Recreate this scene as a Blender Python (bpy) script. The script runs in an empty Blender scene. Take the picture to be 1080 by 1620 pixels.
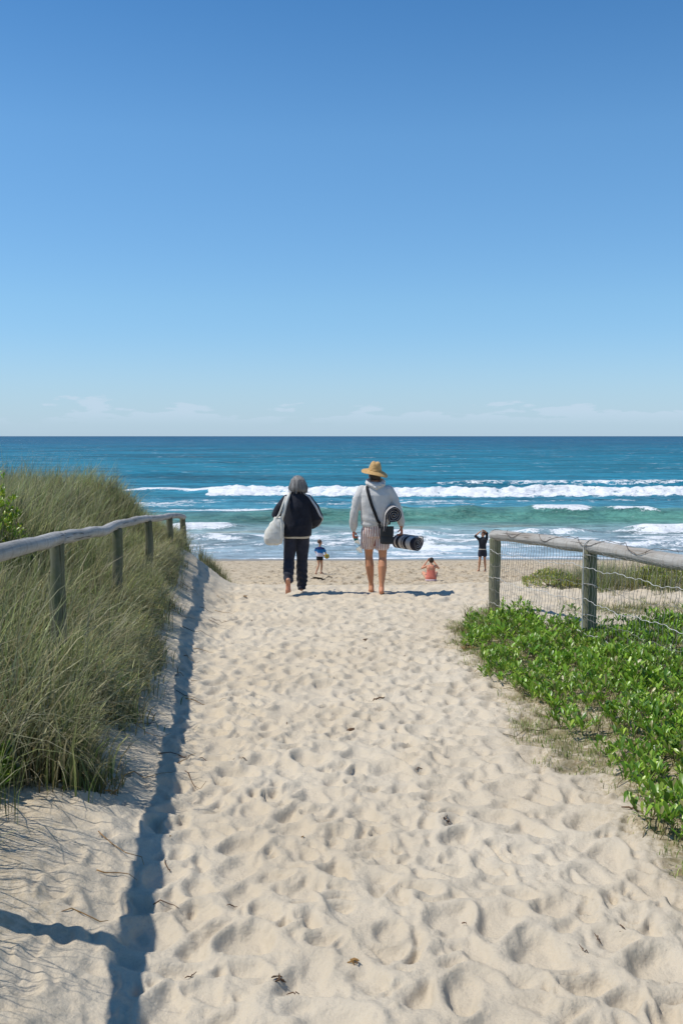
import bpy, bmesh, math, random
import numpy as np
from mathutils import Vector, Matrix, noise as mnoise
R = math.radians
random.seed(7); rng = np.random.default_rng(7)
scene = bpy.context.scene
COL = scene.collection

# ------------------------------------------------------------------ camera, sky, sun, exposure
cam = bpy.data.cameras.new('camera'); cam_o = bpy.data.objects.new('camera', cam); COL.objects.link(cam_o)
cam.sensor_fit = 'VERTICAL'; cam.sensor_height = 36; cam.lens = 35
cam.clip_start = 0.05; cam.clip_end = 90000
cam_o.location = (0, 0, 1.6); cam_o.rotation_euler = (R(90 - 4.36), 0, 0)
scene.camera = cam_o

SUN_EL = R(60); SUN_AZ = R(-94)            # azimuth clockwise from +Y
W = bpy.data.worlds.new('World'); scene.world = W; W.use_nodes = True
def build_world():
    nt = W.node_tree; nt.nodes.clear(); N = nt.nodes.new; L = nt.links.new
    out = N('ShaderNodeOutputWorld'); bg = N('ShaderNodeBackground')
    sky = N('ShaderNodeTexSky'); sky.sky_type = 'NISHITA'; sky.sun_disc = False
    sky.sun_elevation = SUN_EL; sky.sun_rotation = SUN_AZ
    sky.altitude = 0; sky.air_density = 1.0; sky.dust_density = 0.3; sky.ozone_density = 4.0
    bg.inputs['Strength'].default_value = 0.098
    hs = N('ShaderNodeHueSaturation'); hs.inputs['Saturation'].default_value = 1.06; hs.inputs['Value'].default_value = 1.0
    L(sky.outputs[0], hs.inputs['Color'])
    # a low bank of thin far cumulus over the sea horizon, all round
    tc = N('ShaderNodeTexCoord'); sep = N('ShaderNodeSeparateXYZ'); L(tc.outputs['Generated'], sep.inputs[0])
    mp = N('ShaderNodeMapping'); mp.inputs['Scale'].default_value = (9, 9, 42); L(tc.outputs['Generated'], mp.inputs[0])
    n1 = N('ShaderNodeTexNoise'); n1.inputs['Scale'].default_value = 1.6; n1.inputs['Detail'].default_value = 7; n1.inputs['Roughness'].default_value = .55
    L(mp.outputs[0], n1.inputs['Vector'])
    def M(op, a, b=None, c=None, clamp=False):
        m = N('ShaderNodeMath'); m.operation = op; m.use_clamp = clamp
        for i, v in enumerate((a, b, c)):
            if v is None: continue
            if isinstance(v, (int, float)): m.inputs[i].default_value = v
            else: L(v, m.inputs[i])
        return m.outputs[0]
    def ramp(v, a, b):
        mr = N('ShaderNodeMapRange'); mr.interpolation_type = 'SMOOTHSTEP'; L(v, mr.inputs[0])
        mr.inputs[1].default_value = a; mr.inputs[2].default_value = b
        return mr.outputs[0]
    z = sep.outputs['Z']
    top = M('ADD', M('MULTIPLY', n1.outputs[0], 0.10), -0.025)          # cloud-top height varies
    dz = M('SUBTRACT', top, z)
    edge = ramp(dz, -0.0015, 0.0035)
    fade = ramp(z, 0.008, 0.026)
    cr = N('ShaderNodeValToRGB'); L(z, cr.inputs[0])
    e = cr.color_ramp.elements; e[0].position = 0; e[0].color = (.80, 1.00, 1.40, 1); e[1].position = 1.0; e[1].color = (.42, .80, 1.05, 1)
    x_ = e.new(.13); x_.color = (.98, 1.25, 1.40, 1)
    x_ = e.new(.28); x_.color = (.96, 1.33, 1.46, 1)
    x_ = e.new(.42); x_.color = (.60, 1.08, 1.33, 1)
    tint = N('ShaderNodeMixRGB'); tint.blend_type = 'MULTIPLY'; tint.inputs[0].default_value = 1; L(hs.outputs[0], tint.inputs[1]); L(cr.outputs[0], tint.inputs[2])
    body = M('MULTIPLY', edge, M('ADD', M('MULTIPLY', fade, .55), .01))
    mix = N('ShaderNodeMixRGB'); L(body, mix.inputs[0]); L(tint.outputs[0], mix.inputs[1]); mix.inputs[2].default_value = (6.6, 7.4, 8.6, 1)
    # thin pale haze low over the horizon
    hz = M('MULTIPLY', ramp(z, 0.11, -0.02), 0.6)
    mix2 = N('ShaderNodeMixRGB'); L(hz, mix2.inputs[0]); L(mix.outputs[0], mix2.inputs[1]); mix2.inputs[2].default_value = (4.9, 6.9, 8.7, 1)
    L(mix2.outputs[0], bg.inputs['Color']); L(bg.outputs[0], out.inputs[0])
build_world()
sun = bpy.data.lights.new('sun', 'SUN'); sun.energy = 4.2; sun.angle = R(0.53); sun.color = (1, .955, .88)
sun_o = bpy.data.objects.new('sun', sun); COL.objects.link(sun_o)
sd = Vector((math.sin(SUN_AZ) * math.cos(SUN_EL), math.cos(SUN_AZ) * math.cos(SUN_EL), math.sin(SUN_EL)))
sun_o.rotation_euler = sd.to_track_quat('Z', 'Y').to_euler(); sun_o.location = (-20, 5, 30)
scene.view_settings.view_transform = 'Standard'; scene.view_settings.look = 'None'
scene.view_settings.gamma = 1; scene.view_settings.exposure = 0.0; scene.view_settings.use_curve_mapping = False
scene.render.engine = 'CYCLES'

# ------------------------------------------------------------------ helpers
def tag(o, label=None, cat=None, group=None, kind=None):
    if label: o['label'] = label
    if cat: o['category'] = cat
    if group: o['group'] = group
    if kind: o['kind'] = kind
    return o
def empty(name, loc=(0, 0, 0), rz=0):
    o = bpy.data.objects.new(name, None); COL.objects.link(o); o.location = loc; o.rotation_euler = (0, 0, rz)
    o.empty_display_size = .1
    return o
def link(name, me, mat=None, parent=None, smooth=True):
    me.name = name
    o = bpy.data.objects.new(name, me); COL.objects.link(o)
    if mat is not None and not me.materials: me.materials.append(mat)
    if parent is not None: o.parent = parent
    if smooth and len(me.polygons):
        me.polygons.foreach_set('use_smooth', np.ones(len(me.polygons), bool))
    return o
def np_mesh(V, F, col=None, attrs=None):
    """V (n,3) F (m,k) array of equal polygons, or list of such arrays"""
    me = bpy.data.meshes.new('m')
    Fs = F if isinstance(F, list) else [F]
    V = np.ascontiguousarray(V, np.float32)
    me.vertices.add(len(V)); me.vertices.foreach_set('co', V.ravel())
    loops = np.concatenate([f.ravel() for f in Fs]).astype(np.int32)
    tot = np.concatenate([np.full(len(f), f.shape[1]) for f in Fs]).astype(np.int32)
    me.loops.add(len(loops)); me.loops.foreach_set('vertex_index', loops)
    me.polygons.add(len(tot)); st = np.zeros(len(tot), np.int32); st[1:] = np.cumsum(tot)[:-1]
    me.polygons.foreach_set('loop_start', st)
    me.update(calc_edges=True)
    if col is not None:
        a = me.attributes.new('Col', 'FLOAT_COLOR', 'POINT')
        c = np.ones((len(V), 4), np.float32); c[:, :3] = col; a.data.foreach_set('color', c.ravel())
    for k, v in (attrs or {}).items():
        a = me.attributes.new(k, 'FLOAT', 'POINT'); a.data.foreach_set('value', np.ascontiguousarray(v, np.float32).ravel())
    return me
def grid_faces(nr, nc):
    i = np.arange(nr - 1)[:, None] * nc + np.arange(nc - 1)[None, :]
    i = i.ravel()
    return np.stack([i, i + 1, i + nc + 1, i + nc], 1)

_perm = np.random.default_rng(3).permutation(4096)
def perlin(x, y, seed=0):
    x = np.asarray(x, float); y = np.asarray(y, float)
    xi = np.floor(x).astype(np.int64); yi = np.floor(y).astype(np.int64); xf = x - xi; yf = y - yi
    def g(ix, iy, dx, dy):
        h = _perm[(_perm[(ix + seed * 131) & 4095] + iy) & 4095] * (2 * math.pi / 4096)
        return np.cos(h) * dx + np.sin(h) * dy
    u = xf * xf * xf * (xf * (xf * 6 - 15) + 10); v = yf * yf * yf * (yf * (yf * 6 - 15) + 10)
    a = g(xi, yi, xf, yf); b = g(xi + 1, yi, xf - 1, yf); c = g(xi, yi + 1, xf, yf - 1); d = g(xi + 1, yi + 1, xf - 1, yf - 1)
    return ((a * (1 - u) + b * u) * (1 - v) + (c * (1 - u) + d * u) * v) * 1.5
def fbm(x, y, oct=4, seed=0, gain=.5):
    s = 0; a = 1
    for o in range(oct):
        s = s + a * perlin(x * 2 ** o + o * 17.3, y * 2 ** o + o * 9.1, seed + o); a *= gain
    return s
def sstep(x, a, b):
    t = np.clip((np.asarray(x, float) - a) / (b - a), 0, 1); return t * t * (3 - 2 * t)

# ------------------------------------------------------------------ materials
class NB:
    def __init__(s, name):
        s.m = bpy.data.materials.new(name); s.m.use_nodes = True; s.nt = s.m.node_tree
        s.p = s.nt.nodes['Principled BSDF']; s.out = s.nt.nodes['Material Output']
    def n(s, t, **kw):
        x = s.nt.nodes.new(t)
        for k, v in kw.items():
            if hasattr(x, k): setattr(x, k, v)
            else: x.inputs[k].default_value = v
        return x
    def l(s, a, b): s.nt.links.new(a, b)
    def math(s, op, a, b=0.0, clamp=False):
        m = s.nt.nodes.new('ShaderNodeMath'); m.operation = op; m.use_clamp = clamp
        for i, v in enumerate((a, b)):
            if isinstance(v, (int, float)): m.inputs[i].default_value = v
            else: s.l(v, m.inputs[i])
        return m.outputs[0]
    def noise(s, scale, detail=4, rough=.5, vec=None, stretch=None):
        n = s.nt.nodes.new('ShaderNodeTexNoise'); n.inputs['Scale'].default_value = scale; n.inputs['Detail'].default_value = detail; n.inputs['Roughness'].default_value = rough
        if vec is None: vec = s.coord()
        if stretch:
            mp = s.nt.nodes.new('ShaderNodeMapping'); mp.inputs['Scale'].default_value = stretch; s.l(vec, mp.inputs[0]); vec = mp.outputs[0]
        s.l(vec, n.inputs['Vector']); return n.outputs[0]
    def coord(s):
        if not hasattr(s, '_tc'): s._tc = s.nt.nodes.new('ShaderNodeTexCoord')
        return s._tc.outputs['Object']
    def attr(s, name):
        a = s.nt.nodes.new('ShaderNodeAttribute'); a.attribute_name = name; return a
    def rng(s, v, a, b, lo=0, hi=1, smooth=True):
        m = s.nt.nodes.new('ShaderNodeMapRange')
        if smooth: m.interpolation_type = 'SMOOTHSTEP'
        s.l(v, m.inputs[0])
        for i, q in enumerate((a, b, lo, hi)): m.inputs[i + 1].default_value = q
        return m.outputs[0]
    def mix(s, f, a, b, mode='MIX'):
        m = s.nt.nodes.new('ShaderNodeMixRGB'); m.blend_type = mode
        for i, v in enumerate((f, a, b)):
            if isinstance(v, (int, float)): m.inputs[i].default_value = v
            elif isinstance(v, tuple): m.inputs[i].default_value = (*v, 1)[:4]
            else: s.l(v, m.inputs[i])
        return m.outputs[0]
    def bump(s, h, dist, strength=1, prev=None):
        b = s.nt.nodes.new('ShaderNodeBump'); b.inputs['Distance'].default_value = dist; b.inputs['Strength'].default_value = strength
        s.l(h, b.inputs['Height'])
        if prev is not None: s.l(prev, b.inputs['Normal'])
        return b.outputs[0]
    def base(s, c):
        if isinstance(c, tuple): s.p.inputs['Base Color'].default_value = (*c, 1)[:4]
        else: s.l(c, s.p.inputs['Base Color'])
        return s
    def set(s, **kw):
        for k, v in kw.items(): s.p.inputs[k.replace('_', ' ')].default_value = v
        return s
    def normal(s, n): s.l(n, s.p.inputs['Normal']); return s

def m_sand():
    b = NB('sand')
    turf = b.attr('turf').outputs['Fac']; wet = b.attr('wet').outputs['Fac']; far = b.attr('far').outputs['Fac']
    n1 = b.noise(1.3, 5); n2 = b.noise(60, 3, .6); n3 = b.noise(700, 2, .7); n4 = b.noise(9, 4, .6)
    c = b.mix(b.rng(n1, .3, .7), (.565, .48, .355), (.62, .54, .415))
    c = b.mix(b.math('MULTIPLY', b.rng(n3, .35, .75), .38), c, (.40, .33, .25))
    c = b.mix(b.math('MULTIPLY', b.rng(n2, .62, .8), .3), c, (.33, .26, .18))
    # coarser debris on the open beach
    c = b.mix(b.math('MULTIPLY', far, .7), c, (.47, .375, .25))
    sp = b.noise(3.2, 6, .8, stretch=(1, .8, 1))
    c = b.mix(b.math('MULTIPLY', far, b.rng(sp, .515, .60, 0, .75)), c, (.17, .12, .07))
    litter = b.math('MULTIPLY', turf, b.rng(b.noise(26, 5, .75), .42, .60))
    c = b.mix(b.math('MULTIPLY', litter, .85), c, (.27, .20, .10))
    c = b.mix(b.math('MULTIPLY', b.rng(turf, .5, 1.0, 0, .8), b.rng(n4, .35, .6)), c, (.20, .17, .085))
    c = b.mix(b.math('MULTIPLY', wet, .75), c, (.20, .15, .10))
    b.base(c)
    nb = b.bump(n3, .0035, .6); nb = b.bump(n2, .010, .5, nb); nb = b.bump(b.noise(22, 3), .02, .35, nb)
    b.normal(nb)
    b.l(b.math('SUBTRACT', .95, b.math('MULTIPLY', wet, .65)), b.p.inputs['Roughness'])
    b.set(Specular_IOR_Level=.25)
    return b.m
def m_attr(name, rough=.7, bump=None, sss=0, trans=0, spec=.4, noise_col=None):
    b = NB(name); a = b.attr('Col').outputs['Color']
    if noise_col:
        a = b.mix(b.rng(b.noise(noise_col[0], 3), .35, .7, 0, noise_col[1]), a, (0.0, 0.0, 0.0), 'MIX')
    b.base(a); b.set(Roughness=rough, Specular_IOR_Level=spec)
    if bump: b.normal(b.bump(b.noise(bump[0], 3, .6), bump[1], bump[2] if len(bump) > 2 else .5))
    if trans:
        t = b.n('ShaderNodeBsdfTranslucent'); b.l(a, t.inputs['Color'])
        mx = b.n('ShaderNodeMixShader'); mx.inputs[0].default_value = trans
        b.l(b.p.outputs[0], mx.inputs[1]); b.l(t.outputs[0], mx.inputs[2]); b.l(mx.outputs[0], b.out.inputs[0])
    return b.m
def m_plain(name, col, rough=.7, bump=None, spec=.4, var=None, metallic=0):
    b = NB(name)
    c = col
    if var: c = b.mix(b.rng(b.noise(var[0], 5, .6), .3, .7), col, var[1])
    b.base(c); b.set(Roughness=rough, Specular_IOR_Level=spec, Metallic=metallic)
    if bump: b.normal(b.bump(b.noise(bump[0], 4, .6), bump[1], .6))
    return b.m
def m_wood(name, lo, hi, dark, moss=None, horizontal=False):
    """weathered round timber, grain along local Z (posts) or Y (rails)"""
    b = NB(name)
    st = (34, 1.3, 34) if horizontal else (34, 34, 1.3)
    g = b.noise(1.0, 6, .65, stretch=st)
    g2 = b.noise(1.0, 3, .6, stretch=tuple(q * (.25 if q > 5 else .7) for q in st))
    c = b.mix(b.rng(g, .3, .7), lo, hi)
    c = b.mix(b.rng(g2, .5, .75, 0, .8), c, dark)
    if horizontal:
        drip = b.noise(1.0, 3, .7, stretch=(5, 26, 5)); c = b.mix(b.rng(drip, .50, .68, 0, .55), c, dark)
        c = b.mix(b.rng(b.noise(2.2, 4, .7), .55, .7, 0, .4), c, (.30, .24, .17))
    crack = b.rng(b.noise(1.0, 2, .5, stretch=tuple(q * 2.2 if q > 5 else q * .6 for q in st)), .63, .68)
    c = b.mix(b.math('MULTIPLY', crack, .8), c, tuple(x * .3 for x in dark))
    if moss:
        c = b.mix(b.rng(b.noise(3.2, 5, .65), .45, .68, 0, .8), c, moss)
    c = b.mix(b.rng(b.noise(90, 2, .6), .66, .72, 0, .4), c, (.06, .055, .05))
    b.base(c); b.set(Roughness=.85, Specular_IOR_Level=.25)
    nb = b.bump(g, .012, .7); nb = b.bump(crack, .01, -1 if False else .6, nb); b.normal(nb)
    return b.m
def m_sea():
    b = NB('sea_water')
    g = b.n('ShaderNodeNewGeometry'); pos = g.outputs['Position']
    a = b.attr('Col').outputs['Color']; foam = b.attr('foam').outputs['Fac']; depth = b.attr('deep').outputs['Fac']
    # colour patches of the swell and cat's paws
    v1 = b.noise(1.0, 4, .6, pos, (.010, .05, 0)); v2 = b.noise(1.0, 4, .65, pos, (.07, .22, 0)); v3 = b.noise(1.0, 5, .7, pos, (.5, 1.1, 0)); v0 = b.noise(1.0, 6, .75, pos, (.006, .016, 0))
    k = b.math('ADD', b.math('ADD', b.rng(v0, .3, .7, -.40, .40, False), b.rng(v1, .3, .7, -.30, .30, False)), b.math('ADD', b.rng(v2, .3, .7, -.42, .42, False), b.rng(v3, .3, .7, -.36, .36, False)))
    col = b.mix(1.0, a, b.math('ADD', k, 1.0), 'MULTIPLY')
    # foam
    f1 = b.noise(1.0, 7, .72, pos, (.65, .95, .8)); f2 = b.noise(1.0, 4, .6, pos, (5, 5, 5))
    thr = b.math('ADD', b.math('MULTIPLY', foam, 1.25), b.math('ADD', b.rng(f1, .25, .75, -.62, .62, False), b.rng(f2, .25, .75, -.22, .22, False)))
    fm = b.rng(thr, .47, .72)
    # far whitecaps
    wc = b.noise(1.0, 2, .5, pos, (.045, .16, 0)); wf = b.noise(1.0, 4, .7, pos, (.35, .9, 0))
    cap = b.math('MULTIPLY', b.rng(wc, .56, .62), b.rng(wf, .57, .62)); cap = b.math('MULTIPLY', cap, depth)
    fm = b.math('MAXIMUM', fm, b.math('MULTIPLY', cap, .85))
    col = b.mix(fm, col, (.78, .80, .81))
    b.base(col)
    w1 = b.noise(1.0, 5, .62, pos, (.35, .8, .5)); w2 = b.noise(1.0, 4, .6, pos, (2.0, 3.2, 2)); w3 = b.noise(1.0, 3, .6, pos, (.05, .16, .1))
    nb = b.bump(w3, 4.5, .8); nb = b.bump(w1, 1.0, .75, nb); nb = b.bump(w2, .14, .6, nb)
    nb = b.bump(f1, .35, .5, nb)
    b.normal(nb)
    b.set(Roughness=1.0, Specular_IOR_Level=0.0)
    gl = b.n('ShaderNodeBsdfGlossy'); gl.inputs['Roughness'].default_value = .22; b.l(nb, gl.inputs['Normal'])
    fr = b.n('ShaderNodeFresnel'); fr.inputs['IOR'].default_value = 1.33; b.l(nb, fr.inputs['Normal'])
    share = b.math('MULTIPLY', b.math('MINIMUM', fr.outputs[0], .30), b.rng(fm, 0, 1, 1.0, .05, False))
    mx = b.n('ShaderNodeMixShader'); b.l(share, mx.inputs[0]); b.l(b.p.outputs[0], mx.inputs[1]); b.l(gl.outputs[0], mx.inputs[2]); b.l(mx.outputs[0], b.out.inputs[0])
    return b.m
def m_cloth(name, col, col2=None, rough=.9, weave=900, sc=14):
    b = NB(name); n = b.noise(sc, 4, .6)
    c = b.mix(b.rng(n, .3, .7), col, col2 or tuple(x * .85 for x in col)); b.base(c)
    b.set(Roughness=rough, Specular_IOR_Level=.2)
    b.p.inputs['Sheen Weight'].default_value = .15
    nb = b.bump(b.noise(sc * 1.3, 4, .55), .012, .6); nb = b.bump(b.noise(weave, 1), .001, .4, nb); b.normal(nb)
    return b.m

M = {}
M['sand'] = m_sand()
M['grass'] = m_attr('grass_blades', .5, trans=.38, spec=.5)
M['leaf'] = m_attr('leaf', .34, trans=.32, spec=.5)
M['stem'] = m_plain('stem', (.17, .13, .06), .8)
M['post_l'] = m_wood('mossy_post', (.13, .13, .085), (.20, .195, .13), (.07, .075, .04), (.10, .115, .045))
M['rail_l'] = m_wood('weathered_rail', (.33, .32, .295), (.47, .455, .43), (.19, .17, .14), None, True)
M['post_r'] = m_wood('grey_green_post', (.15, .15, .095), (.26, .255, .17), (.07, .075, .035), (.13, .15, .055))
M['rail_r'] = m_wood('silvery_rail', (.34, .32, .29), (.46, .44, .40), (.23, .19, .15), None, True)
M['wire'] = m_plain('galvanised_wire', (.30, .29, .27), .6, spec=.4, var=(30, (.20, .18, .15)))
M['white_wire'] = m_plain('pale_wire', (.60, .60, .58), .55, spec=.5, var=(20, (.40, .38, .34)))
M['dark_wire'] = m_plain('rusty_wire', (.11, .08, .06), .7, metallic=.2)
M['sea'] = m_sea()
M['twig'] = m_plain('twig_bark', (.16, .09, .045), .85, var=(40, (.09, .05, .03)))
M['dryleaf'] = m_plain('dry_leaf', (.32, .19, .06), .8, var=(40, (.22, .12, .05)))
M['weed'] = m_plain('dark_weed', (.030, .022, .014), .8)
M['shell'] = m_plain('shell', (.75, .72, .66), .5)
M['cloth_attr'] = m_attr('printed_cloth', .9, bump=(60, .006, .5), spec=.15)
M['skin'] = m_attr('skin', .5, bump=(220, .0008, .5), spec=.35)
M['skin'].node_tree.nodes['Principled BSDF'].inputs['Subsurface Weight'].default_value = .08
M['skin'].node_tree.nodes['Principled BSDF'].inputs['Subsurface Scale'].default_value = .01

# ------------------------------------------------------------------ terrain
_fy = [-2.3, .5, 3.3, 6.1, 9.0, 11.7, 14.2, 16.5, 19.5]; _fx = [-.80, -1.11, -1.42, -1.73, -2.05, -2.29, -2.45, -2.62, -2.85]
def XF(y): return np.interp(y, _fy, _fx)
def coarse(x, y):
    x = np.asarray(x, float); y = np.asarray(y, float)
    P = np.where(y > 0, -.043 * y, -.02 * y * 0)
    # crest edge wanders a little
    ye = y + .35 * perlin(x * .35, 0 * y + 3.3, 5) + .10 * perlin(x * 1.3, 0 * y, 6)
    z = P + (.23 - .1 * y - P) * sstep(ye, 14.15, 20.5)
    t = XF(y) + .96 - x + .10 * perlin(y * .9, x * .3, 11)
    hb = np.interp(y, [0, 3, 6, 9, 12, 14, 16, 30], [.17, .20, .22, .29, .38, .47, .64, .64])
    hill = np.interp(y, [0, 4, 7, 10, 15, 30], [.18, .22, .50, .72, .74, .74])
    end = 1 - sstep(ye + np.clip((-x - 2.6) * .12, -.3, 1.5), 16.2, 20.0)
    z = z + end * (hb * sstep(t, 0, 1.0) + hill * sstep(t, .85, 2.4)) + end * sstep(t, .7, 1.8) * .12 * perlin(x * .5, y * .5, 12)
    # right-hand vegetated shoulder
    tr = x - 1.35
    endr = 1 - sstep(ye, 15.0, 20.0)
    z = z + endr * (.11 * sstep(tr, 0, .9) * (1 - .6 * sstep(y, 10.2, 12)) + .10 * sstep(tr, 1.4, 4.5) * sstep(y, 11, 14.0))
    z = z + .3 * sstep(x, 6, 16) * endr
    return z
def veg_mask(x, y):
    """1 inside the right-hand creeping shrub"""
    x = np.asarray(x, float); y = np.asarray(y, float)
    w = .09 * perlin(x * 1.3, y * 1.3, 21) + .07 * perlin(x * 4, y * 4, 22)
    lim = np.interp(x, [1.3, 1.75, 2.05, 2.35, 3.3, 6], [10.9, 11.0, 10.0, 9.3, 9.9, 10.2])
    left = np.interp(y, [2, 4.0, 4.6, 5.2, 5.8, 6.4, 7.0, 7.6, 8.4, 9.6, 10.8], [1.50, 1.36, 1.38, 1.46, 1.36, 1.28, 1.30, 1.24, 1.18, 1.14, 1.28])
    return sstep(x - left + w, 0, .12) * sstep(lim - y + w, 0, .12)
def turf_mask(x, y):
    w = .30 * perlin(x * 1.1, y * 1.1, 23) + .15 * perlin(x * 3, y * 3, 24)
    lim = np.interp(x, [1.3, 1.75, 2.05, 2.35, 3.3, 6], [11.2, 11.4, 10.4, 9.8, 10.6, 11.4])
    left = np.interp(y, [2, 4.2, 5.8, 7.6, 9.6, 10.8], [1.30, 1.16, 1.06, 1.02, 1.0, 1.16])
    a = sstep(x - left + w, -.10, .35) * sstep(lim - y + w, -.1, .4)
    p = np.exp(-(((x - 3.5) / .9) ** 2 + ((y - 11.6) / .7) ** 2) + w) * .9
    return np.clip(np.maximum(a, p), 0, 1)

def build_ground():
    ud = np.arange(-.50, .5001, .00175)
    side = np.concatenate([np.geomspace(.515, 1.2, 26), np.geomspace(1.3, 14, 26)])
    u = np.concatenate([-side[::-1], ud, side])
    ys = [-40, -30, -20, -14, -10, -7, -5, -3.5, -2, -1, -.3, .2, .6, .9]; y = 1.1
    ys += list(np.arange(1.0, 1.9, .05)); y = 1.9
    while y < 66: ys.append(y); y += .0034 * (y + 1.0)
    ys += [66.5, 68, 71, 76, 84, 95, 110, 140, 200, 400]
    ys = np.array(ys); w = np.maximum(ys + 1.0, 2.2)
    Y = np.repeat(ys[:, None], len(u), 1); X = u[None, :] * w[:, None]
    Z = coarse(X, Y)
    nr, nc = X.shape
    D = np.zeros_like(Z)
    # soft trodden relief
    D += .020 * fbm(X * 1.1, Y * 1.0, 2, 31) + .014 * perlin(X * 3.3, Y * 2.8, 36)
    D0 = D.copy()
    # footprints: hollows with pushed-up rims, newer ones cutting into older ones
    r2 = np.random.default_rng(11)
    n = 7600
    fy = 1.5 + 14 * r2.random(n) ** 1.15
    fx = -1.5 + 3.6 * r2.random(n) + (fy - 6) * .0
    lo = XF(fy) + .35; hi = np.where(fy < 11, 1.75, 4.6)
    fx = lo + (hi - lo) * r2.random(n)
    # the open beach
    n2 = 4600
    by = 25 + 28 * r2.random(n2); bx = -by * .42 + by * .84 * r2.random(n2)
    FX = np.concatenate([fx, bx]); FY = np.concatenate([fy, by]); big = np.concatenate([np.zeros(n), np.ones(n2)])
    order = r2.permutation(len(FX))
    for i in order:
        cx, cy = FX[i], FY[i]
        if big[i]: a = r2.uniform(.12, .26); bq = a * r2.uniform(.55, .95); dep = r2.uniform(.04, .13)
        else:
            a = r2.uniform(.06, .145); bq = a * r2.uniform(.50, .85); dep = r2.uniform(.012, .034) * (a / .105)
            if cx - XF(cy) < .7: dep *= .5; 
            if cx > 1.35 and cy < 11: dep *= .3
        ang = r2.normal(0, .45) + (math.pi / 2); ca, sa = math.cos(ang), math.sin(ang)
        rad = a * 1.7
        r0, r1 = np.searchsorted(ys, cy - rad), np.searchsorted(ys, cy + rad)
        if r1 <= r0: continue
        wm = max(cy + 1, 2.2)
        c0, c1 = np.searchsorted(u, (cx - rad) / wm - .01), np.searchsorted(u, (cx + rad) / wm + .01)
        if c1 <= c0 or c0 < 5: continue
        dx = X[r0:r1, c0:c1] - cx; dy = Y[r0:r1, c0:c1] - cy
        p = (dx * ca + dy * sa) / a; q = (-dx * sa + dy * ca) / bq
        q = q + .25 * p * p * r2.uniform(-1, 1)
        # uneven outline
        th = np.arctan2(q, p); k1, k2 = r2.uniform(0, 6.28, 2)
        rho = np.sqrt(p * p + q * q) * (1 + .13 * np.sin(2 * th + k1) + .10 * np.sin(3 * th + k2))
        sub = D[r0:r1, c0:c1]
        base0 = D0[r0:r1, c0:c1]; lvl = base0.mean()
        floor_ = lvl - dep * (1 - .25 * p)
        m = 1 - sstep(rho, .45, 1.05)
        sub = sub * (1 - m) + np.minimum(sub, floor_) * m
        side = .5 + .5 * np.cos(th - r2.uniform(0, 6.28))
        ring = np.exp(-((rho - 1.25) / .24) ** 2)
        sub = sub + ring * np.maximum(base0 + dep * .62 * side - sub, 0)
        D[r0:r1, c0:c1] = sub
    D += .0045 * fbm(X * 9, Y * 8, 3, 41)
    # wind ripples and little slumps on the bank
    t = XF(Y) + .85 - X
    bankm = sstep(t, .1, .4) * (1 - sstep(t, 1.3, 2)) * sstep(18 - Y, 0, 2)
    D += bankm * .012 * np.abs(perlin(X * 5 + Y * 2, Y * 7, 44)) * 2
    fade = (1 - sstep(Y, 47, 55)) * sstep(Y, 1.0, 1.6)
    D *= fade * (1 - .6 * sstep(t, .5, 1.2))
    for fx_, fy_, fr in ((-.71, 13.6, .22), (-.55, 13.95, .2), (.42, 13.95, .2), (.56, 13.75, .2), (-.8, 34.5, .3), (5.29, 37.2, .35), (2.66, 29.5, .45)):
        D *= 1 - .85 * np.exp(-((X - fx_) ** 2 + (Y - fy_) ** 2) / fr ** 2)
    D += sstep(t, .8, 1.6) * .03 * perlin(X * 2, Y * 2, 46)
    Z = Z + D
    shore = 57.6 + 1.2 * perlin(X * .05, X * 0, 51) + .5 * perlin(X * .2, X * 0, 52)
    wet = sstep(Y, shore - 5.5, shore - 2.5)
    far = sstep(Y, 20, 24)
    turf = turf_mask(X, Y) * (1 - far)
    dune = sstep(t, .45, .9) * (1 - far) * sstep(18 - Y, 0, 3)
    turf = np.maximum(turf, dune * .6)
    litter = sstep(t + .25 * perlin(X * 2.2, Y * 2.2, 47), .15, .75) * (1 - far) * sstep(17 - Y, 0, 3)
    turf = np.maximum(turf, litter * .42)
    V = np.stack([X, Y, Z], -1).reshape(-1, 3)
    me = np_mesh(V, grid_faces(nr, nc), attrs={'turf': turf.ravel(), 'wet': wet.ravel(), 'far': far.ravel()})
    o = link('ground', me, M['sand']); tag(o, 'pale trodden sand of the beach path, bank and beach with many footprints', None, None, 'structure')
    # sampler for things to stand on
    def H(x, y):
        ri = int(np.clip(np.searchsorted(ys, y) - 1, 0, nr - 2)); uu = x / w[ri]
        ci = int(np.clip(np.searchsorted(u, uu) - 1, 0, nc - 2))
        return float(Z[ri, ci])
    def Hv(x, y):
        ri = np.clip(np.searchsorted(ys, y) - 1, 0, nr - 2); ci = np.clip(np.searchsorted(u, x / w[ri]) - 1, 0, nc - 2)
        return Z[ri, ci]
    return H, Hv
H, Hv = build_ground()

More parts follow.
